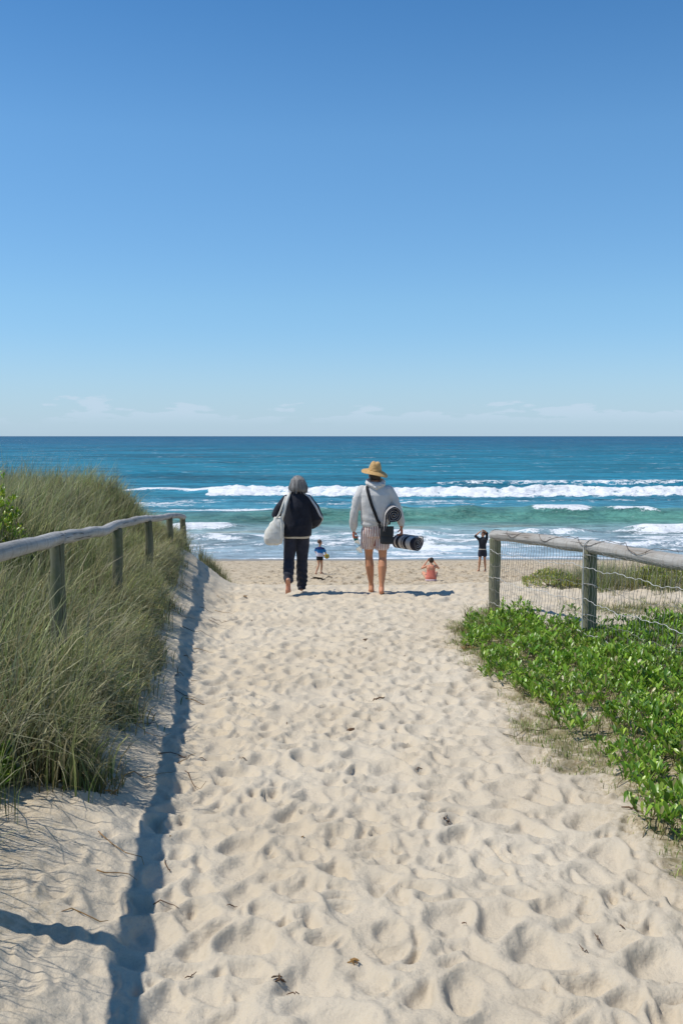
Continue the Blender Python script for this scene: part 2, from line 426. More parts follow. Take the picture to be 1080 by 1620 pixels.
# ------------------------------------------------------------------ sea
SEA = -5.52
def ridge(d, c, h, front, back):
    """asymmetric crest: steep on the shoreward (near) side"""
    q = d - c
    return h * np.where(q < 0, np.exp(-(q / front) ** 2), np.exp(-(q / back) ** 2))
def build_sea():
    u = np.concatenate([-np.geomspace(8, .47, 34), np.linspace(-.46, .46, 660), np.geomspace(.47, 8, 34)])
    d = [52]
    while d[-1] < 175: d.append(d[-1] + .28 + max(0, (d[-1] - 95)) * .006)
    while d[-1] < 60000: d.append(d[-1] * 1.03)
    d = np.array(d); D = np.repeat(d[:, None], len(u), 1); X = u[None, :] * D
    near = 1 - sstep(D, 150, 260)
    Z = near * (.10 * fbm(X * .12, D * .35, 3, 61) + .035 * fbm(X * .6, D * 1.2, 3, 62)) + sstep(D, 150, 260) * (1 - sstep(D, 500, 1500)) * .25 * fbm(X * .03, D * .08, 3, 63)
    foam = np.zeros_like(Z)
    # --- outer line of white water
    c = 123 + 4 * perlin(X * .018, X * 0, 71) + 1.6 * perlin(X * .09, X * 0, 72)
    e = sstep(X, -31, -25)
    q = D - c
    hump = .55 + .3 * perlin(X * .10, X * 0, 73)
    Z += e * hump * ridge(D, c, 1.05, 1.6, 6) 
    broken = sstep(X, -20, -13)
    thick = 2.5 + 4.6 * broken * (1 + .25 * perlin(X * .05, X * 0, 74))
    band = sstep(q, -thick - 1.5, -thick + 2.5) * (1 - sstep(q, .5, 4.5))
    lump = fbm(X * .6, D * .8, 4, 75)
    Z += e * band * broken * (.20 + .28 * lump)
    foam = np.maximum(foam, e * np.where(broken > .5, band, sstep(q, -1.6, -.4) * (1 - sstep(q, .4, 3))) * (.78 + .28 * lump))
    # secondary line on the right, further out
    c2 = 146 + 3 * perlin(X * .02, X * 0, 76); e2 = sstep(X, 2, 22)
    Z += e2 * ridge(D, c2, .7, 1.5, 6); foam = np.maximum(foam, e2 * sstep(D - c2, -3, -.5) * (1 - sstep(D - c2, .5, 3)) * .5)
    # --- spent foam behind the white water, in streaks
    st = fbm(X * .05, D * .25, 4, 77)
    foam = np.maximum(foam, (.30 + .42 * st) * sstep(D, 88, 97) * (1 - sstep(D, 108, 118)) * (.55 + .45 * sstep(-X, -25, 5)))
    # small unbroken wave far left
    Z += ridge(D, 186 + 4 * perlin(X * .03, X * 0, 78), .6, 2.5, 8) * sstep(X, -52, -40) * (1 - sstep(X, -32, -20))
    # --- the green wave
    c3 = 85.5 + 1.6 * perlin(X * .03, X * 0, 81)
    h3 = 1.05 * (.85 + .25 * perlin(X * .045, X * 0, 82)) * (.45 + .55 * sstep(X, -20, 6))
    Z += h3 * np.where(D < c3, np.exp(-((D - c3) / 2.6) ** 2), np.exp(-((D - c3) / 5.5) ** 2))
    green = np.exp(-((D - c3 + 2.6) / 3.0) ** 2) * (.5 + .5 * sstep(X, -12, 0))
    def seg(a, b, s=1.5): return sstep(X, a - s, a + s) * (1 - sstep(X, b - s, b + s))
    cr = sstep(D - c3, -2.0, -.5) * (1 - sstep(D - c3, .3, 1.5))
    for a, b2, k in ((16.3, 21.6, 1.0), (22.6, 27, .7), (-4.5, -1, .45), (2.0, 5.5, .65), (9.5, 12, .4)):
        wob = seg(a, b2, .9)
        foam = np.maximum(foam, wob * cr * k * .85)
        Z += wob * cr * .22
    # --- inner rollers
    for c4, a, b2, h, k, wd in ((77.5, -13.5, -8.0, .45, .95, 2.2), (75.0, 21.5, 30, .5, 1.0, 2.6), (72.5, 12.5, 18, .4, .65, 2.2), (72, 2, 7, .35, .8, 2.4),
                           (68.5, -14, -6, .3, .6, 1.6), (67.5, 1, 6.5, .30, .7, 1.6), (66.0, 9, 24, .28, .5, 1.6), (64.3, -6, 4, .22, .6, 1.2)):
        cc = c4 + 1.1 * perlin(X * .12, X * 0, int(c4)); e4 = seg(a, b2, 1.4)
        Z += e4 * ridge(D, cc, h, .8, 2.4)
        foam = np.maximum(foam, e4 * k * .74 * sstep(D - cc, -wd, -wd * .4) * (1 - sstep(D - cc, .1, .9)))
    # --- churned shallows
    ch = fbm(X * .10, D * .33, 4, 91)
    foam = np.maximum(foam, (.40 + .42 * ch) * sstep(D, 60.0, 62.0) * (1 - sstep(D, 70, 80)))
    foam = np.maximum(foam, (.26 + .36 * ch) * sstep(D, 56, 60) * (1 - sstep(D, 62, 64)))
    shore = 57.6 + 1.2 * perlin(X * .05, X * 0, 51) + .5 * perlin(X * .2, X * 0, 52)
    foam = np.maximum(foam, .85 * np.exp(-((D - shore - .15) / .35) ** 2))
    Z += SEA + .03 * np.exp(-((D - shore) / 1.0) ** 2)
    Z = np.where(D < 60, SEA + (Z - SEA) * .35, Z)
    # --- body colour of the water: pale sand-green shallows to deep blue
    def C(*c): return np.array(c)
    keys = [(55, (.30, .37, .42)), (61, (.31, .41, .46)), (70, (.27, .37, .40)), (78, (.22, .34, .34)), (84, (.11, .26, .25)), (95, (.07, .26, .33)), (112, (.05, .24, .33)), (150, (.018, .185, .265)),
            (230, (.010, .175, .25)), (450, (.008, .145, .22)), (1200, (.007, .105, .185)), (8000, (.008, .075, .145)), (60000, (.008, .06, .13))]
    kx = np.log([k[0] for k in keys]); ky = np.array([k[1] for k in keys])
    col = np.stack([np.interp(np.log(D), kx, ky[:, i]) for i in range(3)], -1)
    col = col * (1 - green[..., None] * .8) + np.array([.10, .27, .20]) * green[..., None] * .8
    face = e * np.exp(-((D - 123 + 4) / 4) ** 2) * (1 - broken)
    col = col * (1 - face[..., None] * .5) + np.array([.01, .11, .13]) * face[..., None] * .5
    sandy = sstep(fbm(X * .08, D * .3, 3, 95), .25, .7) * sstep(D, 60, 66) * (1 - sstep(D, 78, 82))
    col = col * (1 - sandy[..., None] * .5) + np.array([.30, .29, .20]) * sandy[..., None] * .5
    deep = sstep(D, 150, 220) * (1 - sstep(D, 1500, 4000))
    V = np.stack([X, D, Z], -1).reshape(-1, 3)
    me = np_mesh(V, grid_faces(*X.shape), col=col.reshape(-1, 3), attrs={'foam': foam.ravel(), 'deep': deep.ravel()})
    tag(link('sea', me, M['sea']), 'blue-green sea with lines of breaking white surf', None, None, 'structure')
build_sea()

# ------------------------------------------------------------------ shapes
def tube_mesh(pts, rad, sides=8, caps=True, rough=0.0, seed=0, flat=None):
    """tube through pts; rad scalar or per point; rough = relative radius noise; flat=(rx,rz) scaling"""
    pts = [Vector(p) for p in pts]; n = len(pts)
    if not hasattr(rad, '__len__'): rad = [rad] * n
    V = []; up = None
    for i in range(n):
        t = (pts[min(i + 1, n - 1)] - pts[max(i - 1, 0)]).normalized()
        if up is None:
            up = Vector((0, 0, 1)) if abs(t.z) < .9 else Vector((1, 0, 0))
        a = t.cross(up).normalized(); b = a.cross(t).normalized(); up = b
        for k in range(sides):
            th = 2 * math.pi * k / sides
            r = rad[i]
            if rough: r *= 1 + rough * mnoise.noise(Vector((math.cos(th) * 1.3 + seed * 3.1, math.sin(th) * 1.3, i * .55)))
            V.append(pts[i] + a * math.cos(th) * r + b * math.sin(th) * r)
    F = []
    for i in range(n - 1):
        for k in range(sides):
            F.append((i * sides + k, i * sides + (k + 1) % sides, (i + 1) * sides + (k + 1) % sides, (i + 1) * sides + k))
    if caps: F.append(tuple(range(sides))[::-1]); F.append(tuple((n - 1) * sides + k for k in range(sides)))
    me = bpy.data.meshes.new('m'); me.from_pydata([tuple(v) for v in V], [], F); me.update(); return me
def lerp(a, b, t): return a + (b - a) * t

# ------------------------------------------------------------------ left fence
def log_mesh(L, r, seed, axis='Y', sag=0.0, taper=.0, nseg=26, bevel=.012, sides=18):
    """a round log along its local axis with worn ends"""
    P = []; Rr = []
    ts = [0, bevel * .4 / L, bevel / L] + [i / nseg for i in range(1, nseg)] + [1 - bevel / L, 1 - bevel * .4 / L, 1]
    for t in ts:
        w = .018 * mnoise.noise(Vector((t * 3.2, seed * 7.7, 1))); w2 = .020 * mnoise.noise(Vector((t * 3.0, seed * 5.1, 9)))
        s = -sag * 4 * t * (1 - t)
        P.append((w, t * L, s + w2) if axis == 'Y' else (w, w2, t * L))
        e = min(t, 1 - t) * L
        rr = r * (1 - taper * t) * (1 + .11 * mnoise.noise(Vector((t * 5, seed, 4))) + .05 * mnoise.noise(Vector((t * 17, seed, 8))))
        if e < bevel: rr *= .80 + .20 * math.sqrt(max(0, e / bevel))
        Rr.append(rr)
    return tube_mesh(P, Rr, sides, True, .07, seed)
def fence(root, posts, pr, rr, pm, rm, first_rail=0, over=.10, up_top=.0):
    """posts: (x, y, ztop of rail)"""
    for i, (x, y, zt) in enumerate(posts):
        zb = float(coarse(x, y)) - .45
        top = zt - rr * 1.55
        o = link('post', log_mesh(top - zb, pr, 3 * i + 2, 'Z', nseg=14), pm, root)
        o.location = (x, y, zb); o.rotation_euler = (R(random.uniform(-1, 1)), R(random.uniform(-1.0, 1.0)), random.uniform(0, 6))
    for i in range(len(posts) - 1):
        a = Vector(posts[i]); b = Vector(posts[i + 1]); a.z -= rr; b.z -= rr
        dr = (b - a); L = dr.length; dr.normalize()
        s0 = a - dr * (over if i == 0 else .012); s1 = b + dr * (over if i == len(posts) - 2 else .0)
        s1 = s1 - dr * .006
        o = link('rail', log_mesh((s1 - s0).length, rr, 20 + i, 'Y', sag=.012 * (1 if i % 2 else -.6)), rm, root)
        o.location = s0; o.rotation_euler = dr.to_track_quat('Y', 'Z').to_euler()
left_posts = [(-.80, -2.3, 1.34), (-1.11, .5, 1.27), (-1.42, 3.15, 1.18), (-1.73, 6.1, 1.01), (-2.05, 9.0, .83), (-2.29, 11.7, .67), (-2.45, 14.2, .50), (-2.62, 16.5, .30)]
lf = empty('wooden_fence', (-1.42, 3.3, 0)); lf.location = (0, 0, 0)
tag(lf, 'low weathered post and rail fence half buried in the dune grass on the left', 'fence')
fence(lf, left_posts, .047, .042, M['post_l'], M['rail_l'])

# ------------------------------------------------------------------ right fence with wire netting
right_posts = [(1.80, 11.6, .50), (2.245, 8.94, .665), (2.69, 6.28, .79), (3.13, 3.62, .90)]
rf = empty('wooden_wire_fence', (0, 0, 0))
tag(rf, 'grey log rail fence hung with wire netting above the green creeping shrub on the right', 'fence')
fence(rf, right_posts, .066, .060, M['post_r'], M['rail_r'], over=.07)
def fpt(s, off=-.085):
    """point along the fence at distance s from the seaward post, offset to the path side"""
    for i in range(3):
        a = Vector(right_posts[i]); b = Vector(right_posts[i + 1]); L = (b.xy - a.xy).length
        if s <= L or i == 2:
            t = s / L; p = a.lerp(b, t); d = (b - a).normalized(); nrm = Vector((d.y, -d.x, 0)).normalized() * off * -1
            return Vector((p.x, p.y, 0)) + nrm * -1 * -1, p.z
        s -= L
def side_pt(s):
    p, zt = fpt(s)
    return p, zt
def wires():
    total = 7.6
    # netting hangs on the path side of the posts (towards -x)
    def P(s, h, j=0.0):
        for i in range(3):
            a = Vector(right_posts[i]); b = Vector(right_posts[i + 1]); L = (b.xy - a.xy).length
            if s <= L or i == 2:
                t = s / L; p = a.lerp(b, t); break
            s -= L
        bulge = .03 * math.sin(t * math.pi)
        return Vector((p.x - .078 - bulge * (1 - h) - .0 + j, p.y - .012, p.z - .08 - (1 - h) * (.90)))
    # h: 1 at rail .. 0 near the ground
    hs = [1.0, .83, .66, .49, .33, .17, .02]
    def sagz(s, k): return .010 * math.sin(s * 5.1 + k * 2) + .008 * math.sin(s * 13 + k) - .022 * abs(math.sin(s / 2.7 * math.pi))
    for k, h in enumerate(hs):
        pts = []
        s = 0
        while s < total:
            q = P(s, h); q.z += sagz(s, k) + (.004 if int(s / .075) % 2 else -.004); pts.append(q); s += .0375
        thick = k in (1, 3, 5)
        o = link('horizontal_wire', tube_mesh(pts, .0030 if thick else .0018, 5), M['white_wire'] if thick else M['wire'], rf)
    s = .05; n = 0
    while s < total:
        top = P(s, 1.0); bot = P(s, .0); pts = []
        j1 = random.uniform(-.012, .012); j2 = random.uniform(-.02, .02)
        for i in range(13):
            t = i / 12; q = P(s + j1 * math.sin(t * 5) + j2 * t + (.006 if i % 2 else -.006), 1 - t); q.z += sagz(s, 1) * (.4 + t * .6)
            q.x += .006 * (i % 2); pts.append(q)
        link('vertical_wire', tube_mesh(pts, .0018, 4, False), M['wire'], rf); s += .074 + random.uniform(-.006, .006); n += 1
    # barbed strand laid over the rail
    pts = []; s = -.03
    while s < total:
        p, zt = None, None
        ss = max(s, 0)
        q = P(ss, 1.0); base_z = q.z + .08 - .06
        ph = s * 9.0
        q2 = Vector((q.x + .078, q.y + .012, base_z)); r = .066
        a = math.sin(ph * .7) * 1.0 - .5
        q2 += Vector((math.sin(a) * r, 0, math.cos(a) * r + .008 * max(0, math.sin(s * 21)))); pts.append(q2); s += .04
    o = link('barbed_wire', tube_mesh(pts, .0026, 5), M['dark_wire'], rf)
    for i in range(2, len(pts) - 1, 4):
        d = Vector((random.uniform(-1, 1), random.uniform(-1, 1), random.uniform(-.2, 1))).normalized() * .022
        link('barb', tube_mesh([pts[i] - d, pts[i], pts[i] + d], [.0008, .0022, .0008], 4), M['dark_wire'], rf)
    # pale cable looped round the second post and wires tied round the end post
    for (px, py, zt), zs, pr in ((right_posts[1], (-.16, -.42, -.70), .070), (right_posts[0], (-.30, -.60), .070)):
        for dz in zs:
            pts = []
            for i in range(25):
                th = i / 24 * 2 * math.pi * 1.0
                pts.append(Vector((px + math.cos(th) * pr, py + math.sin(th) * pr, zt + dz + .03 * math.cos(th + 2.2))))
            link('tie_wire', tube_mesh(pts, .0036, 5), M['white_wire'], rf)
    px, py, zt = right_posts[1]
    pts = []
    for i in range(22):      # loop over the rail
        th = lerp(-.3, math.pi * 1.25, i / 21)
        pts.append(Vector((px - math.cos(th) * .070 * -1 * -1, py - .045 + .004 * math.sin(i), zt - .06 + math.sin(th) * .066)))
    pts = pts[::-1] if pts[0].x > px else pts
    pts = [Vector((px - .076, py - .06, zt - .9 + i * .08)) for i in range(10)] + [p for p in sorted(pts, key=lambda q: q.x)]
    link('cable', tube_mesh(pts, .0062, 6), M['white_wire'], rf)
wires()

# ------------------------------------------------------------------ blades and leaves
def blades(base, hgt, direc, lean, width, colr, segs=5, droop=.0, tipcol=None):
    """base (n,3), hgt (n), direc angle (n), lean (n), width (n), col (n,3)"""
    n = len(base); t = np.linspace(0, 1, segs + 1)
    V = np.zeros((n, 2 * segs + 1, 3)); Cc = np.zeros((n, 2 * segs + 1, 3))
    dx, dy = np.cos(direc), np.sin(direc)
    wa = direc + rng.uniform(-1.0, 1.0, n) + math.pi / 2
    wx, wy = np.cos(wa), np.sin(wa)
    tip = tipcol if tipcol is not None else colr
    for i, q in enumerate(t):
        ang = lean * (q ** 1.25) * 1.0        # bending angle accumulates
        # integrate approx
        hor = hgt * (lean * .50) * q ** 2.1 * (1 - .12 * lean)
        ver = hgt * (q - .17 * lean ** 2 * q ** 2.6 - droop * q ** 3)
        wd = width * (1 - q ** 1.6) * (.55 + .9 * min(q * 3, .5))
        px = base[:, 0] + dx * hor; py = base[:, 1] + dy * hor; pz = base[:, 2] + ver
        c = colr * (1 - q) + tip * q
        if i < segs:
            V[:, 2 * i] = np.stack([px - wx * wd, py - wy * wd, pz], 1); V[:, 2 * i + 1] = np.stack([px + wx * wd, py + wy * wd, pz], 1)
            Cc[:, 2 * i] = c; Cc[:, 2 * i + 1] = c
        else:
            V[:, -1] = np.stack([px, py, pz], 1); Cc[:, -1] = c
    k = 2 * segs + 1; off = np.arange(n)[:, None] * k
    Q = []
    for i in range(segs - 1): Q.append(off + np.array([2 * i, 2 * i + 1, 2 * i + 3, 2 * i + 2])[None, :])
    Q = np.concatenate(Q, 0); T = off + np.array([2 * segs - 2, 2 * segs - 1, 2 * segs])[None, :]
    return V.reshape(-1, 3), [Q, T], Cc.reshape(-1, 3)
def grass_colors(n, straw=.25):
    pal = np.array([[.125, .175, .040], [.065, .105, .024], [.24, .26, .095], [.15, .20, .050], [.38, .37, .20]])
    sp = np.array([[.40, .33, .18], [.30, .22, .11], [.46, .40, .26]])
    c = pal[rng.integers(0, len(pal), n)] * rng.uniform(.6, 1.75, (n, 1))
    s = rng.random(n) < straw
    c[s] = sp[rng.integers(0, 3, s.sum())] * rng.uniform(.7, 1.15, (s.sum(), 1))
    return c
def tufts(n, sampler, per, spread, hrange, wrange, leanr, dirmean, dirsd, straw, hfun=None, tipmix=.35):
    cx, cy = sampler(n)
    n = len(cx)
    N = n * per
    bx = np.repeat(cx, per) + rng.normal(0, spread, N); by = np.repeat(cy, per) + rng.normal(0, spread, N)
    bz = Hv(bx, by) - .01
    h = np.repeat(rng.uniform(*hrange, n), per) * rng.uniform(.5, 1.1, N)
    if hfun is not None: h *= hfun(bx, by)
    d = dirmean + rng.normal(0, dirsd, N) + np.repeat(rng.normal(0, .35, n), per)
    ln = rng.uniform(*leanr, N); w = rng.uniform(*wrange, N)
    sf = np.repeat(rng.uniform(.0, 2.0, n) ** 1.3, per)
    c = grass_colors(N, 0); s2 = grass_colors(N, 1)
    pick = rng.random(N) < straw * sf
    c[pick] = s2[pick]
    c = c * (np.repeat(rng.uniform(.5, 1.4, n), per) * (1 + .45 * perlin(bx * 1.6, by * 1.2, 131)))[:, None] * np.array([.92, 1.0, .72])
    tip = c * (1 - tipmix) + np.array([.44, .40, .28]) * tipmix
    return np.stack([bx, by, bz], 1), h, d, ln, w, c, tip
def join_np(parts):
    Vs, Qs, Ts, Cs = [], [], [], []; off = 0
    for V, (Q, T), C in parts:
        Vs.append(V); Qs.append(Q + off); Ts.append(T + off); Cs.append(C); off += len(V)
    return np.concatenate(Vs), [np.concatenate(Qs), np.concatenate(Ts)], np.concatenate(Cs)

def left_grass():
    def samp(n):
        y = 3.7 + 14.2 * rng.random(n * 3) ** 1.0
        t = .38 + 4.6 * rng.random(n * 3) ** 1.35
        edge = .05 + .22 * perlin(y * 1.2, y * 0, 101) + .12 * perlin(y * 3.5, y * 0, 102)
        x = XF(y) + .85 - t + edge * 0
        ok = (t > .42 + edge + .22 * sstep(y, 8.0, 12.0) + .16 * sstep(y, 13, 15)) & (x > -y * .50 - .8) & ((y > 4.6 - .25 * t) | (t > .95)) & (y + np.clip((-x - 2.6) * .1, 0, 1) < 17.6)
        dens = sstep(t, .3, 1.1) * .7 + .3
        ok &= rng.random(len(y)) < dens
        return x[ok][:n], y[ok][:n]
    hf = lambda x, y: (1 - .38 * sstep(y, 10.5, 13) * (1 - sstep(XF(y) + .85 - x, 1.25, 1.9))) * np.where(y > 14.5, 1 - .45 * sstep(y, 14.5, 17.3) * sstep(x, -4, -2.4), 1) * (.62 + .38 * sstep(XF(y) + .85 - x, .3, 1.2)) * np.interp(y, [3, 5, 7], [.80, .96, 1.0]) * (1 + .62 * np.exp(-((x + 1.50) / .36) ** 2 - ((y - 5.3) / .8) ** 2))
    parts = []
    b = tufts(2300, samp, 17, .05, (.42, .70), (.0034, .0068), (.25, 1.6), 0.1, 1.25, .22, hf); parts.append(blades(b[0], b[1], b[2], b[3], b[4], b[5], 5, 0, b[6]))
    # long arching outer blades blown towards the path
    b = tufts(1500, samp, 7, .05, (.60, .90), (.0036, .0070), (1.0, 2.1), -.1, .95, .35, hf, .5); parts.append(blades(b[0], b[1], b[2], b[3], b[4], b[5], 6, 0, b[6]) if False else blades(b[0], b[1], b[2], b[3], b[4], b[5], 5, .03, b[6]))
    b = tufts(900, samp, 2, .06, (.70, .92), (.0024, .0038), (.2, .9), 0.1, 1.2, 1.0, hf, .6); parts.append(blades(b[0], b[1], b[2], b[3], b[4], b[5], 5, 0, b[6]))
    def sampe(n):
        y = 4.55 + 12.7 * rng.random(n); edge = .05 + .22 * perlin(y * 1.2, y * 0, 101) + .12 * perlin(y * 3.5, y * 0, 102)
        t = .46 + edge + .22 * sstep(y, 8.0, 12.0) + .16 * sstep(y, 13, 15) + .35 * rng.random(n); return XF(y) + .85 - t, y
    b = tufts(620, sampe, 12, .06, (.35, .62), (.003, .006), (1.3, 2.3), -.1, .8, .45, None, .5); parts.append(blades(b[0], b[1], b[2], b[3], b[4], b[5], 5, .02, b[6]))
    b = tufts(900, sampe, 14, .07, (.08, .22), (.0025, .0045), (.8, 2.3), 0, 1.8, .75, None, .1); parts.append(blades(b[0], b[1], b[2], b[3], b[4], b[5] * .6, 5, 0, b[6] * .6))
    hf2 = lambda x, y: hf(x, y) * (1 - .5 * sstep(y, 7, 10))
    b = tufts(800, samp, 3, .06, (.55, .95), (.0050, .0085), (1.2, 2.2), -.1, .8, .75, hf2, .7); parts.append(blades(b[0], b[1], b[2], b[3], b[4], b[5], 5, 0, b[6]))
    # dead thatch low down
    b = tufts(2600, samp, 12, .09, (.14, .34), (.0025, .005), (.9, 2.3), 0.1, 1.6, .8, None, .1); parts.append(blades(b[0], b[1], b[2], b[3], b[4], b[5] * .8, 5, 0, b[6] * .7))
    V, F, Cc = join_np(parts)
    o = link('dune_grass', np_mesh(V, F, Cc), M['grass'])
    tag(o, 'dense grey-green marram grass arching over the left bank around the fence', 'grass', None, 'stuff')
    # grass just outside the left edge of the picture, whose shadow falls on the near sand
    def samp2(n):
        y = rng.uniform(2.3, 4.0, n); x = rng.uniform(-1.9, -1.22, n) - .12 * (y - 2.6).clip(-1, 1) ; return x, y
    b = tufts(60, samp2, 10, .05, (.5, .85), (.002, .004), (.6, 1.7), .1, .8, .2); V, F, Cc = blades(b[0], b[1], b[2], b[3], b[4], b[5], 5, 0, b[6])
    tag(link('dune_grass', np_mesh(V, F, Cc), M['grass']), 'marram grass at the foot of the bank nearest the camera on the left', 'grass', None, 'stuff')
left_grass()

def tuft_thing(name, label, cx, cy, n, spread, h, straw, leanr=(.3, 1.6), group=None, w=(.002, .004), per=20, sy=None, dm=0, dsd=1.6, tm=.35):
    def s(n_): return cx + rng.normal(0, spread, n_), cy + rng.normal(0, sy or spread, n_)
    b = tufts(n, s, per, .05, h, w, leanr, dm, dsd, straw, None, tm); V, F, Cc = blades(b[0], b[1], b[2], b[3], b[4], b[5], 5, 0, b[6])
    zc = H(cx, cy); V[:, 0] -= cx; V[:, 1] -= cy; V[:, 2] -= zc
    o = link(name, np_mesh(V, F, Cc), M['grass']); o.location = (cx, cy, zc)
    tag(o, label, 'grass tuft', group); return o
tuft_thing('grass_tuft', 'olive tuft of grass on the sandy nose of the dune past the last fence post', -2.20, 16.9, 34, .13, (.22, .40), .5, sy=.45)
tuft_thing('grass_tuft', 'small brown tuft of grass low on the end of the dune nearest the beach', -1.98, 17.6, 16, .08, (.14, .26), .7, sy=.3)
tuft_thing('dry_grass_tuft', 'bleached dry grass bunched at the foot of the end post of the wire fence', 1.66, 11.2, 30, .13, (.14, .30), .95, (.8, 2.0), sy=.16, dm=3.0, dsd=1.0)
tuft_thing('dry_grass_tuft', 'straw-coloured trailing grass spilling on the sand left of the end post', 1.40, 10.4, 22, .09, (.12, .30), .95, (1.2, 2.2), sy=.16, dm=3.3, dsd=.8)
tuft_thing('sea_grass_clump', 'wide grey-green grass clump behind the netting between two round bushes', 3.85, 14.2, 170, .42, (.30, .52), .30, (.4, 1.7), per=22, sy=.4)
tuft_thing('dry_grass_clump', 'low straw-coloured grass patch on the sand behind the netting', 3.55, 11.8, 90, .42, (.06, .15), .8, (1.0, 2.2), per=18, sy=.35)
def turf():
    n = 110000
    x = rng.uniform(1.0, 5.5, n); y = rng.uniform(2.4, 12.8, n)
    m = turf_mask(x, y); ok = (rng.random(n) < np.clip((m - .35) * 1.3, 0, 1)) & (x < y * .42 + .6)
    x, y = x[ok], y[ok]; n = len(x)
    base = np.stack([x, y, Hv(x, y) - .003], 1)
    c = grass_colors(n, .30) * np.array([.95, 1.15, .65]); tip = c * .8 + np.array([.3, .26, .1]) * .2
    V, F, Cc = blades(base, rng.uniform(.02, .075, n), rng.uniform(0, 6.28, n), rng.uniform(.5, 2, n), rng.uniform(.0014, .003, n), c, 3, 0, tip)
    tag(link('short_turf', np_mesh(V, F, Cc), M['grass']), 'thin short grass at the edge of the path below the creeping shrub', 'grass', None, 'stuff')
turf()

# --- leaves
LEAF_P = np.array([  # spoon-shaped leaf lying along +x, unit length, (x, y, z)
    [0, -.035, 0], [0, .035, 0], [.30, -.085, .05], [.30, .085, .05], [.62, -.185, .07], [.62, .185, .07], [.86, -.17, .03], [.86, .17, .03], [1.0, -.05, -.02], [1.0, .05, -.02],
    [.30, 0, .03], [.62, 0, .03], [.86, 0, .0]])
LEAF_F = np.array([[0, 2, 10, 10], [2, 4, 11, 10], [4, 6, 12, 11], [10, 11, 5, 3], [11, 12, 7, 5], [6, 8, 9, 12], [12, 9, 7, 7], [0, 10, 1, 1], [1, 10, 3, 3]])
def leaf_faces():
    q = [f for f in LEAF_F if f[2] != f[3]]; t = [f[:3] for f in LEAF_F if f[2] == f[3]]
    return np.array(q), np.array(t)
LQ, LT = leaf_faces()
def leaf_frames(centers, axis, per, L, out=.9, upb=.6):
    """per leaves around each shoot tip"""
    n = len(centers); N = n * per
    c = np.repeat(centers, per, 0)
    k = np.tile(np.arange(per), n); ph = np.repeat(rng.uniform(0, 6.28, n), per) + k * 2.4 + rng.normal(0, .25, N)
    el = rng.uniform(upb - .35, upb + .45, N)
    ax = np.repeat(axis, per, 0)
    d = np.stack([np.cos(ph) * np.cos(el), np.sin(ph) * np.cos(el), np.sin(el)], 1) + ax * .5
    d /= np.linalg.norm(d, axis=1, keepdims=True)
    upv = np.stack([-np.cos(ph) * .6, -np.sin(ph) * .6, np.ones(N)], 1) + rng.normal(0, .45, (N, 3))
    s = np.cross(upv, d); s /= np.linalg.norm(s, axis=1, keepdims=True)
    nrm = np.cross(d, s)
    ln = L * rng.uniform(.6, 1.2, N)
    pos = c - ax * (k[:, None] / per) * L * .7 + d * .004
    return pos, d, s, nrm, ln
def leaves_mesh(pos, d, s, nrm, ln, col):
    N = len(pos); P = LEAF_P
    V = pos[:, None, :] + ln[:, None, None] * (P[None, :, 0, None] * d[:, None, :] + P[None, :, 1, None] * s[:, None, :] * .76 + P[None, :, 2, None] * nrm[:, None, :])
    off = np.arange(N)[:, None, None] * len(P)
    Q = (off + LQ[None]).reshape(-1, 4); T = (off + LT[None]).reshape(-1, 3)
    return np_mesh(V.reshape(-1, 3), [Q, T], np.repeat(col, len(P), 0))
def leaf_colors(n, dark=0.0, var=1.0):
    pal = np.array([[.18, .33, .026], [.125, .26, .022], [.25, .40, .035], [.10, .21, .022], [.33, .45, .060], [.20, .35, .035]])
    c = pal[rng.integers(0, len(pal), n)] * rng.uniform(.75, 1.2, (n, 1)) * (1 - dark)
    s = rng.random(n) < .035 * var
    c[s] = np.array([.36, .33, .13]) * rng.uniform(.6, 1.1, (s.sum(), 1))
    return c
